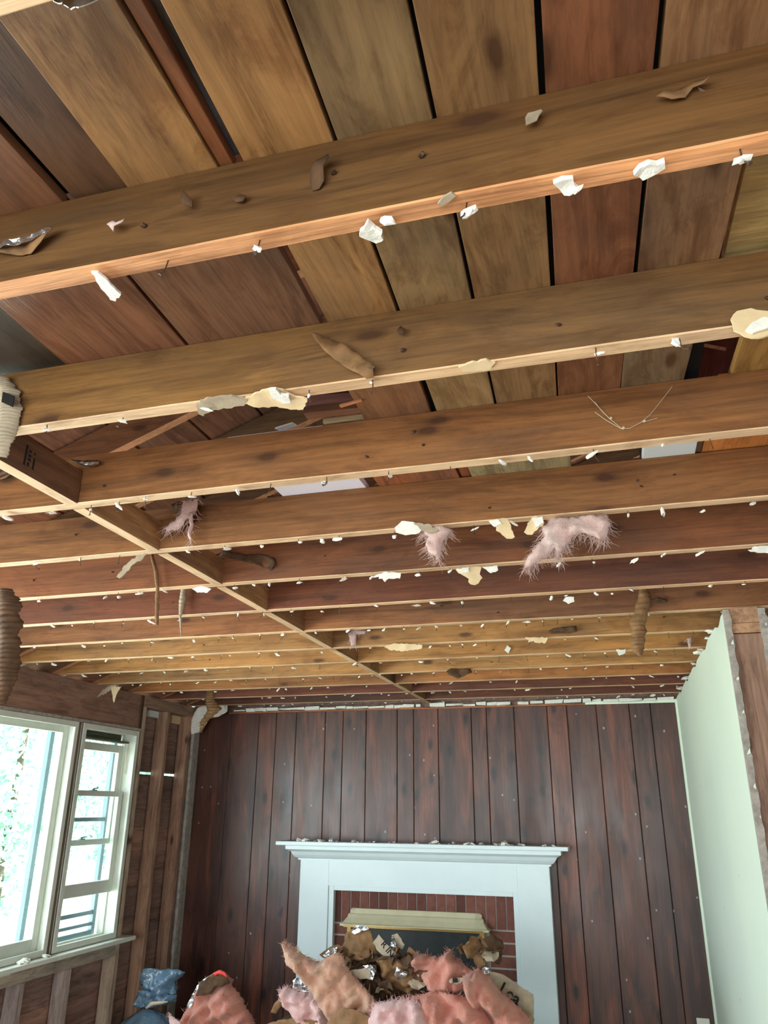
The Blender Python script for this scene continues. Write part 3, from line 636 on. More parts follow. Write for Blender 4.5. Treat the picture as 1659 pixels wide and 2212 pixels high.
# ------------------------------------------------------------------ irregular sheets and puffs from an outline
def inside(p, poly):
    c = False; n = len(poly)
    for i in range(n):
        a, b_ = poly[i], poly[i-1]
        if (a[1] > p[1]) != (b_[1] > p[1]) and p[0] < (b_[0]-a[0])*(p[1]-a[1])/(b_[1]-a[1]+1e-12)+a[0]: c = not c
    return c
def segd(p, a, b_):
    dx, dy = b_[0]-a[0], b_[1]-a[1]; t = max(0, min(1, ((p[0]-a[0])*dx+(p[1]-a[1])*dy)/(dx*dx+dy*dy+1e-12)))
    return math.hypot(p[0]-a[0]-t*dx, p[1]-a[1]-t*dy)
def sheet(name, poly, origin, U, V, mat, th=.004, puff=0, res=.012, crumple=.006, cf=14, lean=None, seed=0, edge=.35, smooth=True, ridge=None, parent=None, rag=.0, fine=.003, crease=0):
    """poly: 2-D outline (metres) in the plane origin+U,V; N = U x V points to the back"""
    U = Vector(U).normalized(); V = Vector(V).normalized(); N = U.cross(V); rr = random.Random(seed)
    pl = []
    for i in range(len(poly)):
        a, b_ = poly[i], poly[(i+1) % len(poly)]; L = math.hypot(b_[0]-a[0], b_[1]-a[1]); k = max(1, int(L/res))
        for j in range(k):
            t = j/k; e = rag*noise.noise((i*3.1+j*.9, seed, 0)) if j else 0
            pl.append((a[0]+(b_[0]-a[0])*t+e, a[1]+(b_[1]-a[1])*t+rag*noise.noise((i+j*.7, seed, 4))*(1 if j else 0)))
    x0, x1 = min(p[0] for p in pl), max(p[0] for p in pl); y0, y1 = min(p[1] for p in pl), max(p[1] for p in pl)
    pts = [Vector(p) for p in pl]; nb = len(pts); y = y0
    while y < y1:
        x = x0
        while x < x1:
            p = (x+rr.uniform(-.3, .3)*res, y+rr.uniform(-.3, .3)*res)
            if inside(p, pl) and min(segd(p, pl[i], pl[i-1]) for i in range(nb)) > res*.45: pts.append(Vector(p))
            x += res
        y += res
    vv, ee, ff, *_ = delaunay_2d_cdt(pts, [(i, (i+1) % nb) for i in range(nb)], [list(range(nb))], 1, 1e-7)
    vs = []; dist = []
    for v in vv:
        dist.append(min(segd(v, pl[i], pl[i-1]) for i in range(nb)))
    R0 = max(dist)*edge+1e-6; n = len(vv)
    for side in (-1, 1):
        for v, d in zip(vv, dist):
            q = min(1, d/R0); h = th/2+puff*.5*math.sqrt(max(0, 1-(1-q)**2))
            P3 = (v[0]*cf, v[1]*cf, seed*1.7)
            o = crumple*noise.noise(P3)+crumple*.5*noise.noise((v[0]*cf*2.3, v[1]*cf*2.3, seed*1.7+3))
            if puff or th > .0055: o += fine*noise.noise((v[0]*55, v[1]*55, seed+2))+fine*1.6*noise.noise((v[0]*26, v[1]*26, seed+4))
            if ridge: ang, fr, amp = ridge; w = v[0]*math.cos(ang)+v[1]*math.sin(ang); o += amp*math.sin(w*fr+2.5*noise.noise(P3))*min(1, q*1.5)
            if puff: h += side*puff*.35*noise.noise((v[0]*cf*1.3, v[1]*cf*1.3, seed+9*side))*q
            if crease:
                a_ = noise.noise((v[0]*7+2*noise.noise((v[0]*3, v[1]*3, seed)), v[1]*7, seed+20)); b_2 = noise.noise((v[0]*15, v[1]*15, seed+30))
                o += (crease*min(1, abs(a_)*2.6)+crease*.45*min(1, abs(b_2)*2.6)-crease*.7)*min(1, q*1.5)
            if lean: o += lean(v[0], v[1])
            vs.append(Vector(origin)+U*v[0]+V*v[1]+N*(side*h+o))
    fs = [tuple(f) for f in ff] + [tuple(reversed([i+n for i in f])) for f in ff]
    cnt = {}
    for f in ff:
        for i in range(len(f)): cnt[(f[i], f[(i+1) % len(f)])] = 1
    for (a, b_) in list(cnt):
        if (b_, a) not in cnt: fs.append((b_, a, a+n, b_+n))
    m = MB(); m.add(vs, fs); return m.build(name, mat, parent=parent, loc=origin, smooth=smooth and mat not in (M['plaster'], M['tan'], M['kraft_grey'], M['foil']))
def px_sheet(name, pix, Y, mat, **k):
    """outline given where its corners stand on the upright plane y = Y"""
    P = [atY(a, b_, Y) for a, b_ in pix]; o = P[0]
    return sheet(name, [(p.x-o.x, p.z-o.z) for p in P], o, (1, 0, 0), (0, 0, 1), mat, **k)
def pz_sheet(name, pix, Z, mat, **k):
    P = [atZ(a, b_, Z) for a, b_ in pix]; o = P[0]
    return sheet(name, [(p.x-o.x, p.y-o.y) for p in P], o, (1, 0, 0), (0, 1, 0), mat, **k)

# plaster and paper scraps still hanging on the joist edges
SCR = 'scraps of plaster board nailed to the joists'
def scrap(kind, pix, k, mat, label, cat='scrap', grp=SCR, under=True, white=None, th=.004, cr=.004, dz=-.004, res=.008, dy=-.004):
    if under: o = pz_sheet(kind, pix, SOF+dz, mat, th=th, crumple=cr, res=res, seed=int(pix[0][0]), rag=.009)
    else: o = px_sheet(kind, pix, JY[k]+dy, mat, th=th, crumple=cr, res=res, seed=int(pix[0][0]), rag=.009)
    tag(o, label, cat, grp)
    if white:
        if under: w = pz_sheet('white_skim', white, SOF+dz-.006, M['plaster'], th=.005, crumple=.003, res=.006, seed=3, rag=.003, parent=o)
        else: w = px_sheet('white_skim', white, JY[k]+dy-.006, M['plaster'], th=.005, crumple=.003, res=.006, seed=3, rag=.003, parent=o)
    return o
scrap('plaster_scrap', [(1578,690),(1592,672),(1622,666),(1645,672),(1690,675),(1700,715),(1668,722),(1640,731),(1608,728),(1585,716)], 2, M['tan'], 'round tan plaster scrap with a white patch at the right edge', under=False, dy=-.008,
      white=[(1610,714),(1625,697),(1650,686),(1668,692),(1662,708),(1638,716),(1626,721)])
scrap('plaster_scrap', [(527,862),(552,850),(588,838),(612,842),(632,852),(664,860),(655,882),(628,884),(598,878),(560,877),(536,871)], 2, M['tan'], 'long tan plaster scrap with white skim under the second full joist', dz=-.006,
      white=[(580,840),(596,838),(606,850),(624,852),(628,868),(612,870),(588,858)])
scrap('plaster_scrap', [(424,872),(440,862),(470,856),(500,853),(535,860),(528,873),(490,880),(455,885),(440,898),(428,890)], 2, M['kraft_grey'], 'grey-white torn scrap left of the long tan one', dz=-.006)
scrap('plaster_scrap', [(197,586),(212,586),(232,600),(262,632),(250,650),(238,646),(214,612)], 1, M['plaster'], 'long white sliver hanging at a slant from the nearest wide joist, left', dz=-.004)
scrap('plaster_scrap', [(1195,394),(1215,385),(1238,384),(1240,398),(1252,408),(1230,418),(1208,408)], 1, M['plaster'], 'white plaster lump with screw under the nearest wide joist, right of centre', th=.008)
scrap('plaster_scrap', [(1368,370),(1380,352),(1400,344),(1435,343),(1436,356),(1412,368),(1388,384)], 1, M['plaster'], 'largest white plaster lump under the nearest wide joist, far right', th=.008)
scrap('plaster_scrap', [(778,492),(795,470),(812,486),(826,492),(828,516),(812,530),(790,516)], 1, M['plaster'], 'white and tan plaster lump at the middle of the nearest wide joist', th=.006, cr=.01)
scrap('plaster_scrap', [(945,440),(958,424),(975,414),(984,420),(966,438),(950,446)], 1, M['kraft_grey'], 'little folded grey scrap beside a nail, nearest wide joist', th=.003)
scrap('plaster_scrap', [(990,792),(1012,784),(1050,776),(1070,782),(1060,796),(1030,800),(1000,802)], 2, M['tan'], 'flat tan patch stuck under the second full joist, centre right', dz=-.001, cr=.001)
scrap('plaster_scrap', [(853,1140),(868,1126),(892,1128),(912,1140),(905,1152),(876,1156),(856,1150)], 4, M['plaster'], 'white flap left of the small pink tuft', under=False, dy=-.01)
scrap('plaster_scrap', [(892,1130),(925,1132),(948,1146),(930,1152),(910,1146)], 4, M['kraft_grey'], 'grey curled flap above the small pink tuft', under=False, dy=-.012)
scrap('plaster_scrap', [(1056,1126),(1078,1121),(1096,1120),(1101,1130),(1112,1160),(1094,1163),(1080,1150),(1064,1134)], 4, M['tan'], 'cream plaster flap like an upside-down tooth, right of the small pink tuft', under=False, dy=-.01, white=[(1056,1126),(1076,1122),(1084,1132),(1068,1138)])
scrap('plaster_scrap', [(1132,1150),(1148,1118),(1172,1116),(1176,1130),(1160,1146),(1150,1155)], 4, M['tan'], 'cream plaster flap just left of the large pink tuft', under=False, dy=-.01, white=[(1150,1120),(1172,1117),(1174,1130),(1158,1140)])
scrap('plaster_scrap', [(984,1230),(1010,1224),(1040,1226),(1036,1240),(1042,1248),(1030,1262),(1016,1262),(1006,1246),(990,1238)], 5, M['tan'], 'tan pointed plaster flap hanging from the sixth joist', under=False, dy=-.01, white=[(986,1230),(1012,1226),(1014,1236),(998,1238)])
scrap('plaster_scrap', [(1042,1226),(1074,1222),(1076,1232),(1060,1238),(1050,1230)], 5, M['plaster'], 'white flap right of the pointed tan flap', under=False, dy=-.01)
scrap('plaster_scrap', [(806,1246),(830,1236),(866,1238),(864,1250),(840,1250),(832,1258),(826,1250)], 5, M['plaster'], 'white crumpled flap left of the pointed tan flap', under=False, dy=-.01)
scrap('plaster_scrap', [(1216,1298),(1222,1290),(1240,1290),(1241,1300),(1228,1305)], 6, M['plaster'], 'white lump under the seventh joist, right of centre', under=False, dy=-.01)
scrap('plaster_scrap', [(830,1396),(850,1390),(882,1391),(912,1393),(910,1402),(870,1407),(840,1404)], 8, M['tan'], 'pale flap under the ninth joist near the centre', under=False, dy=-.01)
scrap('plaster_scrap', [(1128,1378),(1150,1377),(1184,1378),(1178,1390),(1155,1388)], 8, M['tan'], 'pale winged flap under the ninth joist, right', under=False, dy=-.01)
scrap('plaster_scrap', [(1330,1404),(1352,1402),(1350,1410),(1338,1416)], 9, M['plaster'], 'small white flap below the tall hanging strip', under=False, dy=-.01)
scrap('plaster_scrap', [(1090,1404),(1096,1394),(1104,1400),(1098,1412)], 9, M['plaster'], 'small white lump right of centre under the tenth joist', under=False, dy=-.01)
scrap('plaster_scrap', [(1616,1188),(1640,1180),(1675,1180),(1668,1194),(1636,1194)], 5, M['plaster'], 'white torn edge at the right frame side under the sixth joist', under=False, dy=-.01)
scrap('plaster_scrap', [(414,1272),(436,1266),(456,1272),(448,1280),(426,1280)], 5, M['plaster'], 'white flap left of the blocking row under the sixth joist', under=False, dy=-.01)
scrap('paper_strip', [(252,1246),(268,1222),(300,1198),(318,1196),(308,1208),(286,1220),(270,1240),(258,1250)], 4, M['kraft_grey'], 'grey slanting paper strip left of the thin twig', cat='paper', grp=None, under=False, dy=-.012)
scrap('paper_flap', [(210,1506),(222,1490),(240,1480),(256,1479),(240,1490),(224,1500)], 10, M['kraft_grey'], 'pale triangular paper flap hanging above the right window', cat='paper', grp=None, under=False, dy=-.02)
scrap('paper_flap', [(240,1484),(262,1483),(252,1500),(246,1520),(243,1500)], 10, M['tan'], 'narrow torn paper tail beside the pale triangular flap', cat='paper', grp=None, under=False, dy=-.022)
# crumbs of white plaster on faces
# insulation paper on joist faces
FP = 'torn insulation paper on the joist faces'
def facep(pix, k, mat, label, dy=-.012, cr=.012, foil=None, lean=None, name='kraft_paper_scrap', th=.0015, res=.008, ridge=None):
    o = px_sheet(name, pix, JY[k]+dy, mat, th=th, crumple=cr, res=res, cf=22, seed=int(pix[0][1]), lean=lean, rag=.003, ridge=ridge)
    tag(o, label, 'paper', FP)
    if foil: px_sheet('foil_edge', foil, JY[k]+dy-.006, M['foil'], th=.001, crumple=.008, cf=40, res=.006, seed=5, parent=o)
    return o
facep([(676,722),(700,725),(728,735),(756,752),(784,772),(806,788),(806,812),(792,818),(768,806),(738,786),(708,766),(694,750),(682,736)], 2, M['kraft'], 'curled brown paper flap shaped like a leaf on the second full joist', foil=[(790,788),(804,784),(809,792),(804,800),(794,796)], dy=-.02, cr=.02)
facep([(-20,532),(10,522),(50,516),(90,506),(118,496),(122,503),(100,522),(70,538),(30,546),(-20,545)], 1, M['kraft'], 'brown paper scrap with silver upper edge at the left frame side', foil=[(-20,526),(30,520),(80,508),(116,497),(104,508),(60,522),(24,532),(-20,540)])
facep([(664,384),(672,362),(692,345),(712,340),(716,350),(702,366),(698,384),(684,396),(668,398)], 1, M['kraft_dark'], 'crumpled brown paper knot on the nearest wide joist, left of centre', cr=.02)
facep([(1418,206),(1448,192),(1470,178),(1500,170),(1536,170),(1520,188),(1498,182),(1482,198),(1452,208)], 1, M['kraft'], 'twisted brown paper scrap at the upper right of the nearest wide joist', cr=.02, foil=[(1508,190),(1524,192),(1522,200),(1512,197)])
facep([(1134,252),(1140,242),(1168,235),(1172,240),(1160,262),(1146,270),(1136,274)], 1, M['kraft_grey'], 'small grey square scrap on the nearest wide joist', cr=.006)
facep([(394,432),(404,421),(416,432),(412,444),(398,445)], 1, M['kraft_dark'], 'little brown knob of paper on the nearest wide joist, left', cr=.02)
facep([(500,424),(516,416),(530,420),(522,430),(506,432)], 1, M['kraft_dark'], 'tiny dark paper tuft with a stray fibre on the nearest wide joist', cr=.01)
facep([(232,486),(242,476),(256,488),(275,478),(270,488),(252,494),(248,504)], 1, M['tuft'], 'tiny pink wool wisp on the nearest wide joist at left', cr=.01, name='wool_wisp')
facep([(858,716),(866,706),(876,712),(872,724),(862,724)], 2, M['kraft_dark'], 'small brown stub on the second full joist right of the leaf-shaped flap', cr=.01)
facep([(480,1190),(520,1196),(560,1196),(592,1206),(598,1220),(586,1234),(560,1222),(520,1212),(490,1204),(460,1200)], 5, M['kraft_dark'], 'dark brown rolled paper beside the blocking on the sixth joist', cr=.02)
facep([(370,1090),(400,1082),(430,1090),(424,1120),(408,1136),(384,1124)], 4, M['kraft_dark'], 'dark crumpled paper behind the pink rag', cr=.03)
facep([(1184,1362),(1196,1356),(1244,1353),(1246,1364),(1230,1368),(1190,1368)], 8, M['kraft_dark'], 'dark folded paper flap on the ninth joist, right', cr=.015)
facep([(964,1450),(975,1444),(1016,1445),(1020,1452),(990,1466),(970,1458)], 10, M['kraft_dark'], 'dark winged paper flap on the eleventh joist', cr=.015)
facep([(1406,1296),(1420,1290),(1442,1296),(1440,1302),(1422,1304),(1410,1304)], 7, M['kraft_dark'], 'brown curl of paper right of the tallest hanging strip', cr=.015)
facep([(-25,1030),(0,1018),(22,1010),(32,1016),(14,1032),(-25,1042)], 3, M['kraft'], 'brown paper with silver edge at the left frame side below the first block', foil=[(-25,1032),(4,1020),(30,1012),(16,1024),(-25,1040)])
facep([(150,992),(180,996),(214,996),(218,1006),(196,1010),(165,1002)], 3, M['kraft_dark'], 'silver-edged paper tucked behind the first block', foil=[(160,996),(186,999),(214,997),(214,1003),(184,1005)])

# hanging strips
def strip(name, pts, w, Y, mat, label, cat='paper', seg=60, tw=0, seed=0, th=.0025, fold=.0, mat2=None):
    P = [atY(a, b_, Y) for a, b_ in pts]; m = MB(); vs = []; n = seg
    def at(t):
        t *= len(P)-1; i = min(int(t), len(P)-2); return P[i].lerp(P[i+1], t-i)
    def wd(t):
        t *= len(w)-1; i = min(int(t), len(w)-2); return w[i]+(w[i+1]-w[i])*(t-i)
    for i in range(n+1):
        t = i/n; c = at(t); a = tw*t+.35*noise.noise((t*5, seed, 0)); ww = wd(t)*(1+.25*noise.noise((t*14, seed, 2)))
        d = Vector((math.cos(a), math.sin(a), .15*noise.noise((t*9, seed, 7)))); nr = Vector((-math.sin(a), math.cos(a), 0))
        z = fold*math.sin(i*1.9+noise.noise((t*8, seed, 1))*3)
        for j in range(5):
            s = j/4-.5; cur = .35*ww*(abs(s)*2)**2
            vs.append(c+d*(ww*s)+nr*(z+cur))
        for j in range(4, -1, -1):
            s = j/4-.5; cur = .35*ww*(abs(s)*2)**2
            vs.append(c+d*(ww*s)+nr*(z+cur+th))
    fs = [(i*10+j, (i+1)*10+j, (i+1)*10+(j+1) % 10, i*10+(j+1) % 10) for i in range(n) for j in range(10)] + [tuple(range(9, -1, -1)), tuple(range(n*10, n*10+10))]
    m.add(vs, fs); o = m.build(name, mat, loc=P[0], smooth=True); tag(o, label, cat, None); return o
strip('hanging_paper_strip', [(1388,1250),(1392,1290),(1378,1340),(1380,1372),(1378,1400),(1384,1417)], [.014, .05, .062, .055, .05, .012], JY[7]-.03, M['kraft'], 'tallest brown paper strip hanging down at right', seed=3, fold=.003)
strip('hanging_paper_strip', [(326,1196),(334,1230),(338,1270),(337,1310),(338,1350)], [.012, .016, .014, .015, .010], JY[5]-.03, M['kraft'], 'thin orange-brown strip like a twig hanging at left', seed=5, fold=.001)
strip('hanging_paper_strip', [(404,1232),(396,1262),(390,1300),(388,1330),(391,1375)], [.010, .026, .028, .012, .002], JY[6]-.04, M['kraft_grey'], 'grey-white ragged strip with a thread tail hanging left of the blocking', seed=7, fold=.002)
strip('hanging_paper_strip', [(455,1470),(452,1492),(450,1510),(458,1530),(436,1560),(432,1582)], [.03, .06, .07, .12, .05, .02], JY[12]-.03, M['kraft'], 'brown corrugated strip hanging in the far left corner', seed=9, fold=.008)
strip('hanging_paper_strip', [(2,1270),(6,1300),(5,1380),(3,1450),(-4,1520)], [.05, .085, .085, .08, .03], 1.95, M['kraft_dark'], 'dark pleated paper strip cut off by the left frame side', seed=11, fold=.004, seg=90)
o = strip('hanging_batt_strip', [(-2,812),(4,840),(6,880),(0,930),(-8,985)], [.03, .055, .058, .05, .03], 1.15, M['kraft_grey'], 'grey ribbed strip with a black square hanging at the left frame side', seed=13, fold=.0016, seg=90)
b = MB(); A = [atY(*q, 1.142) for q in ((6, 846), (31, 855), (27, 879), (3, 868))]
b.add(A+[p+Vector((0, .002, 0)) for p in A], [(0, 1, 2, 3), (7, 6, 5, 4), (0, 4, 5, 1), (1, 5, 6, 2), (2, 6, 7, 3), (3, 7, 4, 0)]); b.build('black_square', M['ink'], parent=o, loc=A[0])
# white plaster flap behind the corner strip
px_sheetW = px_sheet('plaster_flap', [(430,1528),(470,1516),(492,1520),(490,1538),(472,1548),(452,1552),(436,1580),(414,1586),(412,1560),(420,1540)], 5.70, M['plaster'], th=.006, crumple=.01, res=.015, seed=4, rag=.005)
tag(px_sheetW, 'torn white plaster flap in the far left corner of the ceiling', 'plaster')

# ------------------------------------------------------------------ pink glass-wool tufts
def tuft(name, pix, Y, label, mat, strands, puff=.03, par=None):
    o = px_sheet(name, pix, Y, mat, th=.004, puff=puff, crumple=.012, cf=28, res=.008, seed=int(pix[0][0]), rag=.006)
    tag(o, label, 'insulation', 'tufts of pink wool caught on the joists')
    m = MB(); rr = random.Random(int(pix[0][0])); n = len(pix)
    for i in range(strands):
        a = pix[rr.randrange(n)]; k = rr.randrange(n); t = rr.random(); p = (pix[k][0]*(1-t)+pix[(k+1) % n][0]*t, pix[k][1]*(1-t)+pix[(k+1) % n][1]*t)
        P = atY(p[0], p[1], Y)+Vector((0, rr.uniform(-.01, .01), 0)); L = rr.uniform(.01, .04); d = Vector((rr.uniform(-.8, .5), rr.uniform(-.4, .4), -rr.uniform(.1, 1))).normalized(); c = Vector((rr.uniform(-1, 1), 0, rr.uniform(-1, 1)))*.25
        m.tube([P, P+d*L*.5, P+(d+c)*L], [.0007, .0005, .0002], 3)
    m.build('loose_fibres', mat, parent=o, loc=o.location); return o
tuft('wool_tuft', [(918,1138),(940,1128),(958,1136),(976,1146),(968,1158),(956,1170),(952,1190),(950,1212),(940,1200),(926,1192),(920,1178),(926,1160),(912,1156)], JY[4]+.022, 'small pale pink wool tuft in the middle', M['tuft'], 260)
tuft('wool_tuft', [(1170,1140),(1196,1118),(1230,1120),(1260,1114),(1310,1112),(1318,1130),(1310,1160),(1296,1168),(1284,1160),(1256,1152),(1236,1160),(1224,1176),(1212,1192),(1204,1214),(1198,1184),(1184,1200),(1160,1216),(1144,1226),(1132,1228),(1140,1206),(1160,1178),(1176,1160)], JY[4]+.022, 'largest pink wool tuft, torn and stringy, right of centre', M['tuft'], 520, puff=.035)
tuft('wool_tuft', [(398,1082),(430,1074),(426,1096),(414,1112),(396,1134),(366,1150),(360,1142),(378,1124),(392,1104)], JY[4]-.05, 'dusty pink rag of wool hanging beside the second block', M['tuft'], 120, puff=.015)
tuft('wool_tuft', [(408,1106),(416,1106),(416,1140),(414,1178),(409,1160)], JY[4]-.06, 'thin pale wool thread below the dusty pink rag', M['tuft'], 40, puff=.006)
tuft('wool_tuft', [(752,1366),(770,1358),(796,1362),(788,1370),(770,1370),(768,1392),(758,1396),(756,1380)], JY[8]-.02, 'little pale wool wisp beside the blocking under the far golden joists', M['tuft'], 50, puff=.01)
tuft('wool_tuft', [(1484,1380),(1494,1378),(1492,1396),(1488,1402)], 4.0, 'tiny wisp on the joists near the green wall', M['tuft'], 10, puff=.006)

o = px_sheet('foil_scrap', [(95,-14),(112,-2),(132,0),(140,14),(158,20),(180,17),(198,10),(215,2),(245,-12)], JY[0]+JT+.012, M['foil'], th=.0012, crumple=.012, cf=30, res=.004, seed=12, rag=.003); tag(o, 'crinkled silver and grey scrap hanging at the top left frame edge', 'foil')
# cobweb on fourth joist face
b = MB(); Yw = JY[3]-.01
def webline(pts): b.tube([atY(*p, Yw) for p in pts], .0007, 3)
webline([(1285,890),(1310,908),(1342,926),(1360,925),(1385,912),(1405,895),(1425,870),(1452,835)]); webline([(1285,868),(1300,888),(1318,905),(1345,927)]); webline([(1270,855),(1318,905)]); webline([(1388,912),(1420,903)])
for q in ((1345, 926), (1390, 911), (1318, 905)): b.tube([atY(*q, Yw), atY(q[0]+3, q[1]-3, Yw)], .003, 5)
o = b.build('cobweb', M['web'], loc=atY(1342, 926, Yw)); tag(o, 'faint cobweb sagging on the third full joist, right', 'cobweb')

# ------------------------------------------------------------------ ragged plaster line along the top of the panelled wall
b = MB(); rr = random.Random(8); x = XL+.25
i = 0
while x < XR-.03:
    L = rr.uniform(.03, .13)
    if rr.random() < .93:
        b.box((x, YF-.022-rr.uniform(0, .012), 2.408+rr.uniform(-.004, .004)), (min(x+L, XR), YF, 2.424+rr.uniform(-.004, .01)), jit=.004)
    x += L+rr.uniform(0, .012)
o = b.build('plaster_ledge', M['plaster'], loc=(XL, YF, 2.41)); tag(o, 'broken white plaster line along the top of the panelled wall', 'plaster')
stick('panel_cap_strip', (XL+.25, YF-.008, 2.393), (-.15, YF, 2.406), M['scrapwood'], (170, 110, 78), 'thin orange-brown wood strip right above the panelling', 'trim strip')
for (a, b_, lab) in (((1385, 1497), .02, 'round cream lump'), ((1410, 1502), .028, 'larger brown-grey lump')):
    o = bpy.data.objects.new('plaster_lump', crumbs[2]); COL.objects.link(o); o.location = atY(*a, YF-.035); o.scale = (b_*50,)*3; tag(o, '%s stuck at the top right of the panelled wall' % lab, 'plaster')
# crumbs on top edge of green wall
for i, (y, s) in enumerate(((3.6, 1.6), (3.75, 1.0), (4.1, 1.8), (4.45, 1.1), (4.95, 1.8), (5.4, 1.4))):
    o = bpy.data.objects.new('plaster_lump', crumbs[i]); COL.objects.link(o); o.location = (XR-.004, y, 2.432); o.scale = (s*1.3, s*3, s); tag(o, 'white plaster crumb clinging to the top edge of the green wall', 'plaster', 'crumbs along the top of the green wall')

# ------------------------------------------------------------------ fireplace mantel
YM = YF-.075
root = empty('fireplace_mantel', (-1.42, YF, 0), label='white painted wooden fireplace mantel against the dark panelling', cat='mantel')
mx0, mx1 = -2.255, -.470
ox0, ox1, oz = -1.997, -.722, 1.140
ix0, ix1, iz = -2.035, -.690, 1.170
zt = 1.42
for sa, sb in ((mx0, ix0), (ix1, mx1)):
    b = MB(); b.box((sa, YM, 0), (sb, YF, zt)); b.build('side_panel', M['paint'], parent=root, loc=(sa, YM, 0), bevel=.003)
b = MB(); b.box((ix0, YM+.0005, iz), (ix1, YF, zt)); b.build('front_board', M['paint'], parent=root, loc=(ix0, YM, iz))
b = MB(); b.box((ix0, YM+.012, 0), (ox0, YF, iz)); b.box((ox1, YM+.012, 0), (ix1, YF, iz)); b.box((ox0, YM+.012, oz), (ox1, YF, iz)); b.build('inner_trim', M['paint'], parent=root, loc=(ix0, YM, 0), bevel=.002)
b = MB(); b.box((-2.40, YF-.215, 1.435), (-.330, YF-.0005, 1.462)); b.build('shelf', M['paint'], parent=root, loc=(-2.4, YF-.2, 1.435), bevel=.004)
# crown moulding with mitred returns
prof = [(.0, 1.335), (.014, 1.335), (.014, 1.345), (.03, 1.352), (.046, 1.37), (.058, 1.392), (.078, 1.402), (.088, 1.408), (.088, 1.435), (0, 1.435)]
vs = []; n = len(prof)
for (d, z) in prof:
    vs += [(mx0-d+.0, YF-.001, z), (mx0-d, YM-d, z), (mx1+d, YM-d, z), (mx1+d, YF-.001, z)]
fs = []
for i in range(n-1):
    for j in range(3): fs.append((i*4+j, i*4+j+1, (i+1)*4+j+1, (i+1)*4+j))
b = MB(); b.add(vs, fs); b.build('crown_moulding', M['paint'], parent=root, loc=(mx0, YM, 1.335))
# rubble on the shelf
rr = random.Random(21)
for i in range(56):
    x = rr.uniform(-2.3, -.42); s = rr.uniform(.4, 1.15)*(1.9 if i % 8 == 0 else 1)
    o = bpy.data.objects.new('plaster_chunk', crumbs[i % 7]); COL.objects.link(o); o.location = (x, YF-rr.uniform(.10, .205), 1.462+.006*s)
    o.scale = (s*1.3, s*1.6, s*.95); o.rotation_euler = (rr.uniform(-.3, .3), rr.uniform(-.3, .3), rr.uniform(0, 6))
    tag(o, 'small grey-white plaster chunk lying on the mantel shelf', 'rubble', 'plaster rubble on the mantel shelf')
o = bpy.data.objects.new('plaster_chunk', crumbs[3]); COL.objects.link(o); o.location = (-1.235, YF-.15, 1.475); o.scale = (2.6, 1.4, 1.7); o.rotation_euler = (0, -.35, 0); tag(o, 'largest plaster chunk tilted up on the mantel shelf', 'rubble')

# brick surround, soldier course over stretchers
root = empty('brick_surround', (-1.36, YF, 0), label='red brick facing inside the white mantel opening', cat='brickwork')
b = MB(); b.box((ox0-.02, YF-.012, 0), (ox1+.02, YF-.0005, oz+.02), 1)
zb = .935; x = ox0-.02
while x < ox1:
    b.box((x, YF-.02, zb), (min(x+.060, ox1+.01), YF-.010, zb+.205), 0, R.random()); x += .069
for sx0, sx1 in ((ox0-.01, -1.83), (-.895, ox1+.01)):
    z = zb-.012-.062
    while z > 0:
        b.box((sx0, YF-.02, z), (sx1, YF-.010, z+.062), 0, R.random()); z -= .0745
b.build('brick_face', [M['brick'], M['mortar']], parent=root, loc=(ox0, YF, 0))

root = empty('fireplace_screen', (-1.36, YF-.03, 0), label='brass framed glass fireplace door with a flared hood', cat='fireplace door')
fx0, fx1 = -1.90, -.930
b = MB(); b.box((fx0+.03, YF-.035, 0), (fx1-.03, YF-.022, .93)); b.box((-1.06, YF-.042, 0), (-1.045, YF-.035, .93)); b.build('dark_glass', M['blackglass'], parent=root, loc=(fx0, YF-.03, 0))
b = MB(); b.box((fx0, YF-.046, 0), (fx0+.033, YF-.021, .95)); b.build('brass_post', M['brass'], parent=root, loc=(fx0, YF-.03, 0), bevel=.003)
b = MB(); b.box((fx1-.033, YF-.046, 0), (fx1, YF-.021, .95)); b.build('brass_post', M['brass'], parent=root, loc=(fx1, YF-.03, 0), bevel=.003)
# hood: flared on three sides
hx0, hx1, ht, hb = -1.865, -.955, 1.03, .925
levels = [(0, ht, .05), (.012, ht-.012, .055), (.012, ht-.03, .062), (.022, ht-.036, .07), (.026, ht-.055, .082), (.05, ht-.085, .11), (.066, hb+.012, .128), (.066, hb, .128), (.058, hb-.004, .12)]
vs = []
for (e, z, d) in levels: vs += [(hx0-e, YF-.021, z), (hx0-e, YF-d+.02, z), (hx0-e+.03+e, YF-d, z), (hx1+e-.03-e, YF-d, z), (hx1+e, YF-d+.02, z), (hx1+e, YF-.021, z)]
fs = [(i*6+j, i*6+j+1, (i+1)*6+j+1, (i+1)*6+j) for i in range(len(levels)-1) for j in range(5)] + [(0, 1, 2, 3, 4, 5)]
n = (len(levels)-1)*6; fs.append((n, n+1, n+2, n+3, n+4, n+5))
b = MB(); b.add(vs, fs); b.build('hood', M['hood'], parent=root, loc=(hx0, YF-.05, hb))
b = MB(); b.box((hx0-.03, YF-.134, hb-.004), (hx1+.03, YF-.128, hb+.010)); b.build('brass_lip', M['brass'], parent=root, loc=(hx0, YF-.13, hb))

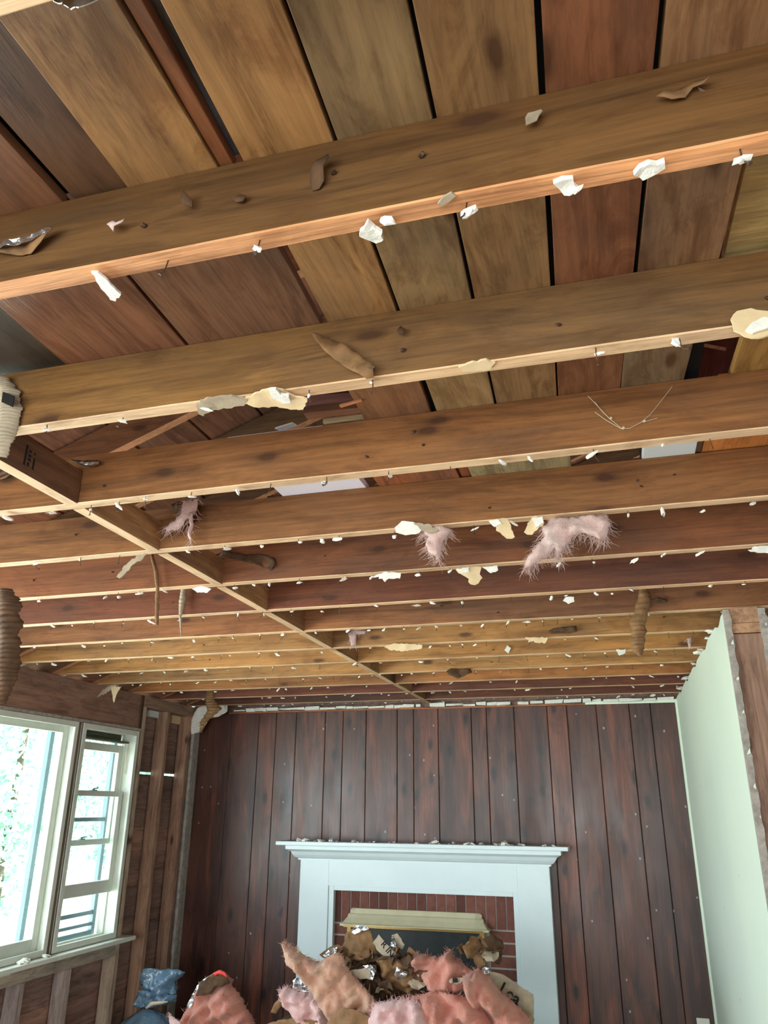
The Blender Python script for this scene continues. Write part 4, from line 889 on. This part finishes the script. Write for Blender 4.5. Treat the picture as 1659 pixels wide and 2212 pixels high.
# electrical outlet low on the panelled wall
A = atY(1504, 2200, YF); B = atY(1541, 2200, YF)
root = empty('wall_outlet', (A.x+.035, YF, A.z-.05), label='cream wall outlet at the bottom of the dark panelling near the green wall', cat='outlet')
b = MB(); b.box((A.x, YF-.007, A.z-.11), (A.x+.075, YF-.0005, A.z+.005)); b.build('cover_plate', M['outlet'], parent=root, loc=(A.x, YF, A.z), bevel=.003)
for dz in (-.03, -.075):
    b = MB(); b.tube([(A.x+.037, YF-.010, A.z+dz), (A.x+.037, YF-.006, A.z+dz)], .017, 16); b.build('socket', M['outlet'], parent=root, loc=(A.x, YF, A.z+dz), bevel=.001)

# ------------------------------------------------------------------ the heap in front of the fireplace
def gnd(name, px0, px1, Y, top, mat, label):
    a = atY(px0, 2212, Y); c = atY(px1, 2212, Y); cx = (a.x+c.x)/2; rx = (c.x-a.x)/2; m = MB(); n1, n2 = 40, 16; vs = []
    for i in range(n2+1):
        t = i/n2
        for j in range(n1):
            p = 2*PI*j/n1; q = math.cos(t*PI/2)**.6
            x = rx*q*math.cos(p); y = .62*q*math.sin(p); z = top*math.sin(t*PI/2)
            d = 1+.22*noise.noise((x*5, y*5, z*5+3))
            vs.append((cx+x*d, Y+.15+y*d, max(0, z*(.9+.15*noise.noise((x*7, y*7, z*4))))))
    fs = [(i*n1+j, i*n1+(j+1) % n1, (i+1)*n1+(j+1) % n1, (i+1)*n1+j) for i in range(n2) for j in range(n1)]
    m.add(vs, fs); o = m.build(name, mat, loc=(cx, Y+.15, 0), smooth=True); tag(o, label, 'debris', kind='stuff'); return o
YP = 4.35
gnd('debris_heap', 470, 1215, YP+.25, .70, M['kraft_dark'], 'heap of torn insulation and paper under the pink batts')
INS = 'pink glass-wool batts thrown on the heap'
def batt(pix, Y, mat, label, puff=.10, cf=9, cr=.045, ridge=None, lean=None, name='insulation_batt', seed=None, fib=260, res=.0115, grp=INS):
    o = px_sheet(name, pix, Y, mat, th=.012, puff=puff, crumple=cr, cf=cf, res=res, fine=.006, crease=.055 if puff > .05 else 0, edge=.4, seed=seed if seed is not None else int(pix[0][0]), ridge=ridge, lean=lean, rag=.01)
    tag(o, label, 'insulation', grp)
    if fib:
        m = MB(); rr = random.Random(3+int(pix[0][0])); n = len(pix)
        for i in range(fib):
            k = rr.randrange(n); t = rr.random(); q = (pix[k][0]*(1-t)+pix[(k+1) % n][0]*t, pix[k][1]*(1-t)+pix[(k+1) % n][1]*t)
            P = atY(q[0], q[1], Y)+Vector((0, rr.uniform(-.02, .02), 0)); L = rr.uniform(.008, .028); d = Vector((rr.uniform(-1, 1), rr.uniform(-.5, .5), rr.uniform(-.5, 1))).normalized()
            m.tube([P-d*.004, P+d*L*.5, P+(d+Vector((rr.uniform(-.4, .4), 0, rr.uniform(-.4, .4))))*L], [.0014, .0009, .0003], 3)
        m.build('loose_fibres', mat, parent=o, loc=o.location)
    return o
K = 'torn kraft paper and foil on the heap'
# back layer: kraft paper and foil
def kp(pix, Y, mat, label, cr=.03, cf=12, res=.014, ridge=None, grp=K, foil=None, name='kraft_paper', th=.002, ink=None):
    o = px_sheet(name, pix, Y, mat, th=th, crumple=cr, cf=cf, res=res, seed=int(pix[0][0]+pix[0][1]), ridge=ridge, rag=.008)
    tag(o, label, 'paper', grp)
    if foil: px_sheet('foil_edge', foil, Y-.02, M['foil'], th=.0015, crumple=.02, cf=30, res=.01, seed=6, parent=o, rag=.004)
    return o
kp([(735,2060),(748,2015),(770,2002),(800,2008),(812,2050),(820,2080),(790,2110),(740,2095)], YP+.12, M['kraft'], 'upright brown paper with a silver fold, highest point of the heap', ridge=(1.4, 60, .008), foil=[(760,2014),(768,1999),(790,2000),(798,2006),(780,2012),(766,2018)])
lab = kp([(806,2036),(818,2018),(832,2034),(856,2062),(850,2078),(838,2074),(818,2056)], YP+.02, M['kraft_grey'], 'grey paper strip with black printing near the top of the heap', cr=.008)
# printed marks on that strip
def ink_at(px, py, w, h, Y, rot, parent):
    c = atY(px, py, Y); m = MB(); ca, sa = math.cos(rot), math.sin(rot)
    P = [Vector((c.x+dx*ca-dz*sa, Y, c.z+dx*sa+dz*ca)) for dx, dz in ((-w, -h), (w, -h), (w, h), (-w, h))]
    m.add(P+[p+Vector((0, .002, 0)) for p in P], [(0, 1, 2, 3), (7, 6, 5, 4), (0, 4, 5, 1), (1, 5, 6, 2), (2, 6, 7, 3), (3, 7, 4, 0)]); return m.build('printed_letter', M['ink'], parent=parent, loc=c)
def text_on(body, px, py, size, Y, rot, parent, bold=.0):
    cu = bpy.data.curves.new('t', 'FONT'); cu.body = body; cu.size = size; cu.extrude = .001; cu.offset = bold
    t = bpy.data.objects.new('printed_letters', cu); COL.objects.link(t); dg = bpy.context.evaluated_depsgraph_get(); me = bpy.data.meshes.new_from_object(t.evaluated_get(dg)); bpy.data.objects.remove(t)
    o = bpy.data.objects.new('printed_letters', me); me.materials.clear(); me.materials.append(M['ink']); COL.objects.link(o); o.parent = parent; o.location = atY(px, py, Y)-parent.location; o.rotation_euler = (PI/2, -rot, 0); return o
text_on('R INB', 822, 2040, .042, YP-.03, -.82, lab, .001)
kp([(846,2020),(850,2046),(844,2052),(870,2050),(874,2040),(858,2016)], YP+.06, M['kraft_grey'], 'small upright grey paper tab with a silver side', cr=.006, foil=[(843,2044),(846,2024),(852,2020),(856,2046)])
kp([(735,2075),(760,2058),(800,2062),(850,2072),(900,2062),(930,2080),(925,2130),(880,2150),(820,2160),(770,2140),(740,2110)], YP+.10, M['kraft_dark'], 'mass of dark torn kraft paper in the middle of the heap', cr=.07, cf=15, ridge=(1.2, 70, .012))
kp([(812,2075),(850,2070),(880,2082),(900,2100),(906,2130),(880,2146),(846,2128),(824,2104)], YP-.02, M['kraft'], 'layered curls of brown paper right of centre in the heap', cr=.05, cf=16, ridge=(1.9, 85, .014))
kp([(752,2096),(784,2092),(800,2084),(812,2096),(804,2116),(780,2114),(756,2112)], YP-.06, M['kraft_grey'], 'flat grey paper strip curling to a silver end', cr=.01, foil=[(784,2086),(800,2084),(812,2098),(806,2116),(798,2112),(800,2096)])
kp([(1040,2030),(1062,2018),(1086,2034),(1086,2062),(1078,2084),(1058,2074),(1046,2060)], YP+.16, M['kraft_dark'], 'dark brown bent paper loop in front of the brick at right', cr=.03, foil=[(1022,2062),(1030,2046),(1034,2060),(1030,2074),(1024,2078)])
kp([(1056,2096),(1090,2108),(1120,2128),(1152,2150),(1155,2225),(1110,2225),(1088,2170),(1066,2130)], YP+.02, M['kraft_grey'], 'tan paper facing with black letters at the right side of the heap', cr=.02)
t = [o for o in bpy.data.objects if o.get('label', '').startswith('tan paper facing')][0]
text_on('Lea', 1076, 2142, .075, YP-.03, -.55, t, .002)
kp([(1018,2052),(1024,2042),(1040,2060),(1050,2090),(1036,2096),(1024,2080)], YP+.06, M['kraft'], 'brown and silver twisted paper above the folded pink batt', foil=[(1040,2092),(1048,2088),(1062,2094),(1060,2104),(1046,2102)])
kp([(690,2062),(712,2046),(730,2040),(742,2050),(726,2066),(700,2070)], YP+.08, M['kraft'], 'small silver-topped paper left of the highest fold', foil=[(696,2064),(710,2052),(730,2044),(726,2062),(706,2068)])
kp([(632,2118),(640,2112),(662,2112),(668,2140),(650,2146),(634,2144)], YP+.02, M['foil'], 'crumpled silver foil patch at the left of the heap', cr=.02, ridge=(.3, 160, .008), name='foil_scrap')
kp([(585,2186),(594,2166),(612,2150),(634,2144),(630,2158),(606,2174),(596,2190)], YP-.02, M['kraft'], 'splintered brown paper tail sticking out to the left', cr=.01, ridge=(.7, 120, .004))
rr = random.Random(77)
SH = 'small torn shards of kraft paper in the heap'
for i in range(64):
    px, py = rr.uniform(730, 925), rr.uniform(2058, 2150)
    if i > 54: px, py = rr.uniform(1000, 1085), rr.uniform(2040, 2095)
    Yq = YP+rr.uniform(-.06, .12); c = atY(px, py, Yq); U = Vector((rr.gauss(0, 1), rr.gauss(0, .6), rr.gauss(0, .5))).normalized(); V = U.cross(Vector((rr.gauss(0, .5), 1, rr.gauss(0, .5)))).normalized()
    n = rr.randint(5, 7); L = rr.uniform(.03, .075); asp = rr.uniform(.3, .8)
    poly = [(L*rr.uniform(.6, 1.2)*math.cos(2*PI*j/n), L*asp*rr.uniform(.6, 1.2)*math.sin(2*PI*j/n)) for j in range(n)]
    o = sheet('kraft_shard', poly, c, U, V, rr.choice([M['kraft'], M['kraft_dark'], M['kraft'], M['kraft_dark'], M['kraft_dark'], M['kraft_grey'] if i % 3 else M['foil']]), th=.0015, crumple=.035, cf=22, res=.012, seed=i, rag=.01, lean=lambda x, y, q=rr.uniform(3, 9): q*(x*x))
    tag(o, 'torn shard of paper tumbled among the paper in the heap', 'paper', SH)
# batts, front layers
batt([(604,2140),(620,2132),(642,2140),(676,2148),(700,2170),(716,2200),(718,2230),(640,2230),(640,2198),(612,2170)], YP-.02, M['pinkpale'], 'pale pink batt low at the left of the heap', puff=.10)
batt([(612,2036),(624,2042),(640,2052),(662,2066),(690,2080),(720,2060),(736,2062),(746,2090),(770,2120),(800,2150),(830,2190),(838,2230),(740,2230),(712,2196),(690,2176),(674,2140),(656,2112),(640,2096),(622,2084),(616,2060)], YP-.12, M['pinktan'], 'long dusty pink batt reaching up to the left like an arm', puff=.08, ridge=(.75, 34, .022), fib=420)
batt([(884,2072),(900,2058),(930,2066),(950,2068),(974,2052),(978,2066),(1000,2082),(1030,2110),(1020,2130),(980,2150),(930,2140),(906,2116),(892,2094)], YP+.0, M['pink'], 'smooth folded salmon batt at the top right of the heap', puff=.10, ridge=(1.5, 42, .03))
batt([(1000,2108),(1030,2094),(1056,2108),(1080,2140),(1110,2170),(1140,2200),(1150,2235),(1060,2235),(1030,2190),(1006,2150)], YP-.10, M['pink'], 'rounded pink batt folding down the right side of the heap', puff=.13, ridge=(.7, 34, .028))
batt([(906,2150),(940,2140),(980,2146),(1020,2160),(1050,2190),(1070,2235),(900,2235),(884,2190),(870,2160)], YP-.16, M['pink'], 'shaded salmon batt at the bottom right of the heap', puff=.11, ridge=(2.2, 30, .035))
batt([(806,2170),(850,2158),(896,2160),(920,2180),(940,2235),(800,2235),(796,2200)], YP-.22, M['pinkpale'], 'pale fluffy pink batt at the bottom middle of the heap', puff=.10, ridge=(1.9, 38, .02))
kp([(690,2235),(716,2196),(740,2176),(764,2180),(800,2196),(850,2216),(860,2240)], YP-.26, M['kraft'], 'curved brown paper sheet in the lowest front of the heap', cr=.02)
kp([(566,2215),(600,2204),(640,2200),(690,2206),(700,2240),(566,2240)], YP-.05, M['kraft'], 'brown paper edge at the lower left of the heap', cr=.02)
o = batt([(970,2120),(978,2112),(1002,2112),(1004,2118),(990,2124),(974,2124)], YP-.11, M['kraft_grey'], 'small paper tag with a black square on the salmon batt', puff=0, cr=.004, fib=0, name='paper_tag', res=.01, grp=None); o['category'] = 'paper'
ink_at(983, 2118, .012, .009, YP-.13, .1, o)

# leaning pink batt with a torn top, left
YQ = 4.75
root = batt([(376,2235),(396,2190),(420,2150),(432,2122),(452,2108),(474,2096),(490,2106),(500,2130),(520,2156),(540,2190),(552,2235)], YQ, M['pink'], 'peaked wrinkled pink batt standing left of the heap with a red tip', puff=.10, ridge=(2.15, 75, .022), cr=.03, fib=60, grp=INS, res=.012)
px_sheet('torn_top', [(430,2128),(450,2110),(472,2098),(490,2108),(496,2124),(478,2132),(466,2128),(456,2146),(438,2150),(424,2150)], YQ-.075, M['kraft_dark'], th=.01, crumple=.02, cf=14, seed=3, parent=root, rag=.006)
px_sheet('red_tip', [(460,2102),(474,2095),(486,2100),(492,2112),(482,2106),(472,2104),(464,2108)], YQ-.095, M['redplastic'], th=.006, crumple=.006, seed=3, parent=root)
px_sheet('foil_rim', [(404,2172),(420,2140),(430,2122),(448,2110),(456,2112),(440,2124),(428,2144),(410,2178)], YQ-.05, M['foil'], th=.003, crumple=.01, cf=20, seed=8, parent=root)

# knotted black bag, left corner
YG = 5.0
root = empty('plastic_bag', atY(320, 2212, YG), label='tied black plastic bag with bluish sheen in the left corner', cat='bag')
def bagpart(nm, pix, Y, **k): return px_sheet(nm, pix, Y, M['bag'], parent=root, res=.014, **k)
bagpart('bag_top', [(310,2092),(330,2090),(345,2096),(385,2092),(400,2100),(388,2112),(378,2120),(380,2150),(352,2150),(318,2146),(304,2124)], YG, th=.01, puff=.08, crumple=.05, cf=15, seed=1, edge=.5, crease=.06)
bagpart('bag_knot', [(296,2150),(304,2138),(322,2140),(350,2146),(380,2150),(376,2166),(348,2172),(310,2178),(290,2174)], YG-.04, th=.01, puff=.08, crumple=.05, cf=19, seed=2, edge=.5, crease=.06)
b = MB(); b.tube([atY(*q, YG-.12) for q in ((316, 2178), (328, 2168), (344, 2166), (362, 2164))], [.006, .012, .009, .004], 8); b.build('tie', M['twine'], parent=root, loc=atY(316, 2178, YG-.12), smooth=True)
m = MB(); vs = []; n1, n2 = 36, 18; c = atY(325, 2178, YG)
for i in range(n2+1):
    t = i/n2
    for j in range(n1):
        p = 2*PI*j/n1; r = .035+.34*math.sin(min(1, t*1.25)*PI/2)**.8*(1-.15*max(0, t-.8)/.2)
        r *= 1+.16*noise.noise((math.cos(p)*3, math.sin(p)*3, t*2.2))+.06*math.sin(7*p+3*noise.noise((math.cos(p), math.sin(p), t*4)))
        vs.append((c.x+r*math.cos(p), c.y-.02+r*.8*math.sin(p), c.z*(1-t)+.0))
m.add(vs, [(i*n1+j, i*n1+(j+1) % n1, (i+1)*n1+(j+1) % n1, (i+1)*n1+j) for i in range(n2) for j in range(n1)] + [tuple(range(n1)), tuple(range(n2*n1+n1-1, n2*n1-1, -1))])
m.build('bag_body', M['bag'], parent=root, loc=(c.x, c.y, 0), smooth=True)
tuft('wool_tuft', [(364,2186),(372,2196),(390,2208),(400,2222),(372,2226),(366,2208)], YQ-.3, 'pale grey wool tuft between the bag and the peaked batt', M['pinkpale'], 30, puff=.03)
rg = atX(50, 2068, XL+.04)
for i, (px, s) in enumerate(((44, 1.6), (52, 2.2), (60, 1.4), (98, 1.5), (104, 1.2))):
    P = atX(px, 2070-.25*(px-50), XL+.04); o = bpy.data.objects.new('plaster_chunk', crumbs[i]); COL.objects.link(o); o.location = (P.x, P.y, .897+.004*s); o.scale = (s, s, s); tag(o, 'pinkish plaster chunk on the white windowsill', 'rubble', 'rubble on the windowsill')

# ------------------------------------------------------------------ outdoors
b = MB(); b.box((-60, -40, -.9), (-3.6, 60, -.7)); o = struct('ground', b, M['lawn'])
def tree(x, y, h, r, mat, label, seed):
    root = empty('tree', (x, y, -.7), label=label, cat='tree', group='trees outside the windows')
    m = MB(); m.tube([(x, y, -.7), (x+.05, y, h*.35), (x, y+.1, h*.7)], [.10, .08, .05], 8); m.build('trunk', M['bark'], parent=root, loc=(x, y, -.7))
    m = MB(); rr = random.Random(seed)
    vs = []; fs = []
    for i in range(11000):
        u = rr.uniform(-1, 1); p = rr.uniform(0, 2*PI); q = rr.uniform(.55, 1)*(1+.35*noise.noise((math.cos(p)*1.5*math.sqrt(1-u*u)+seed, math.sin(p)*1.5, u*1.5)))
        c = Vector((x+r*q*math.sqrt(1-u*u)*math.cos(p), y+r*q*math.sqrt(1-u*u)*math.sin(p), h*.46+h*.56*u*q))
        a = Vector((rr.gauss(0, 1), rr.gauss(0, 1), rr.gauss(0, 1))).normalized(); bb = a.cross(Vector((rr.gauss(0, 1), rr.gauss(0, 1), rr.gauss(0, 1)))).normalized(); s = rr.uniform(.05, .13)
        k = len(vs); vs += [c-a*s, c+bb*s*.6, c+a*s, c-bb*s*.6]; fs.append((k, k+1, k+2, k+3))
    m.add(vs, fs); m.build('crown', mat, parent=root, loc=(x, y, h*.5))
tree(-13.3, 15.8, 6.6, 2.7, M['leaf'], 'leafy bright green tree seen through the left part of the large window', 1)
tree(-14, 21.5, 6.6, 2.5, M['leaf2'], 'bluish green tree seen through the narrow window', 2)
tree(-24, 27, 9, 4.0, M['leaf'], 'tall green tree further back beyond the large window', 3)
tree(-24, 11, 8, 3.2, M['leaf2'], 'bluish tree at the left edge of the large window', 5)
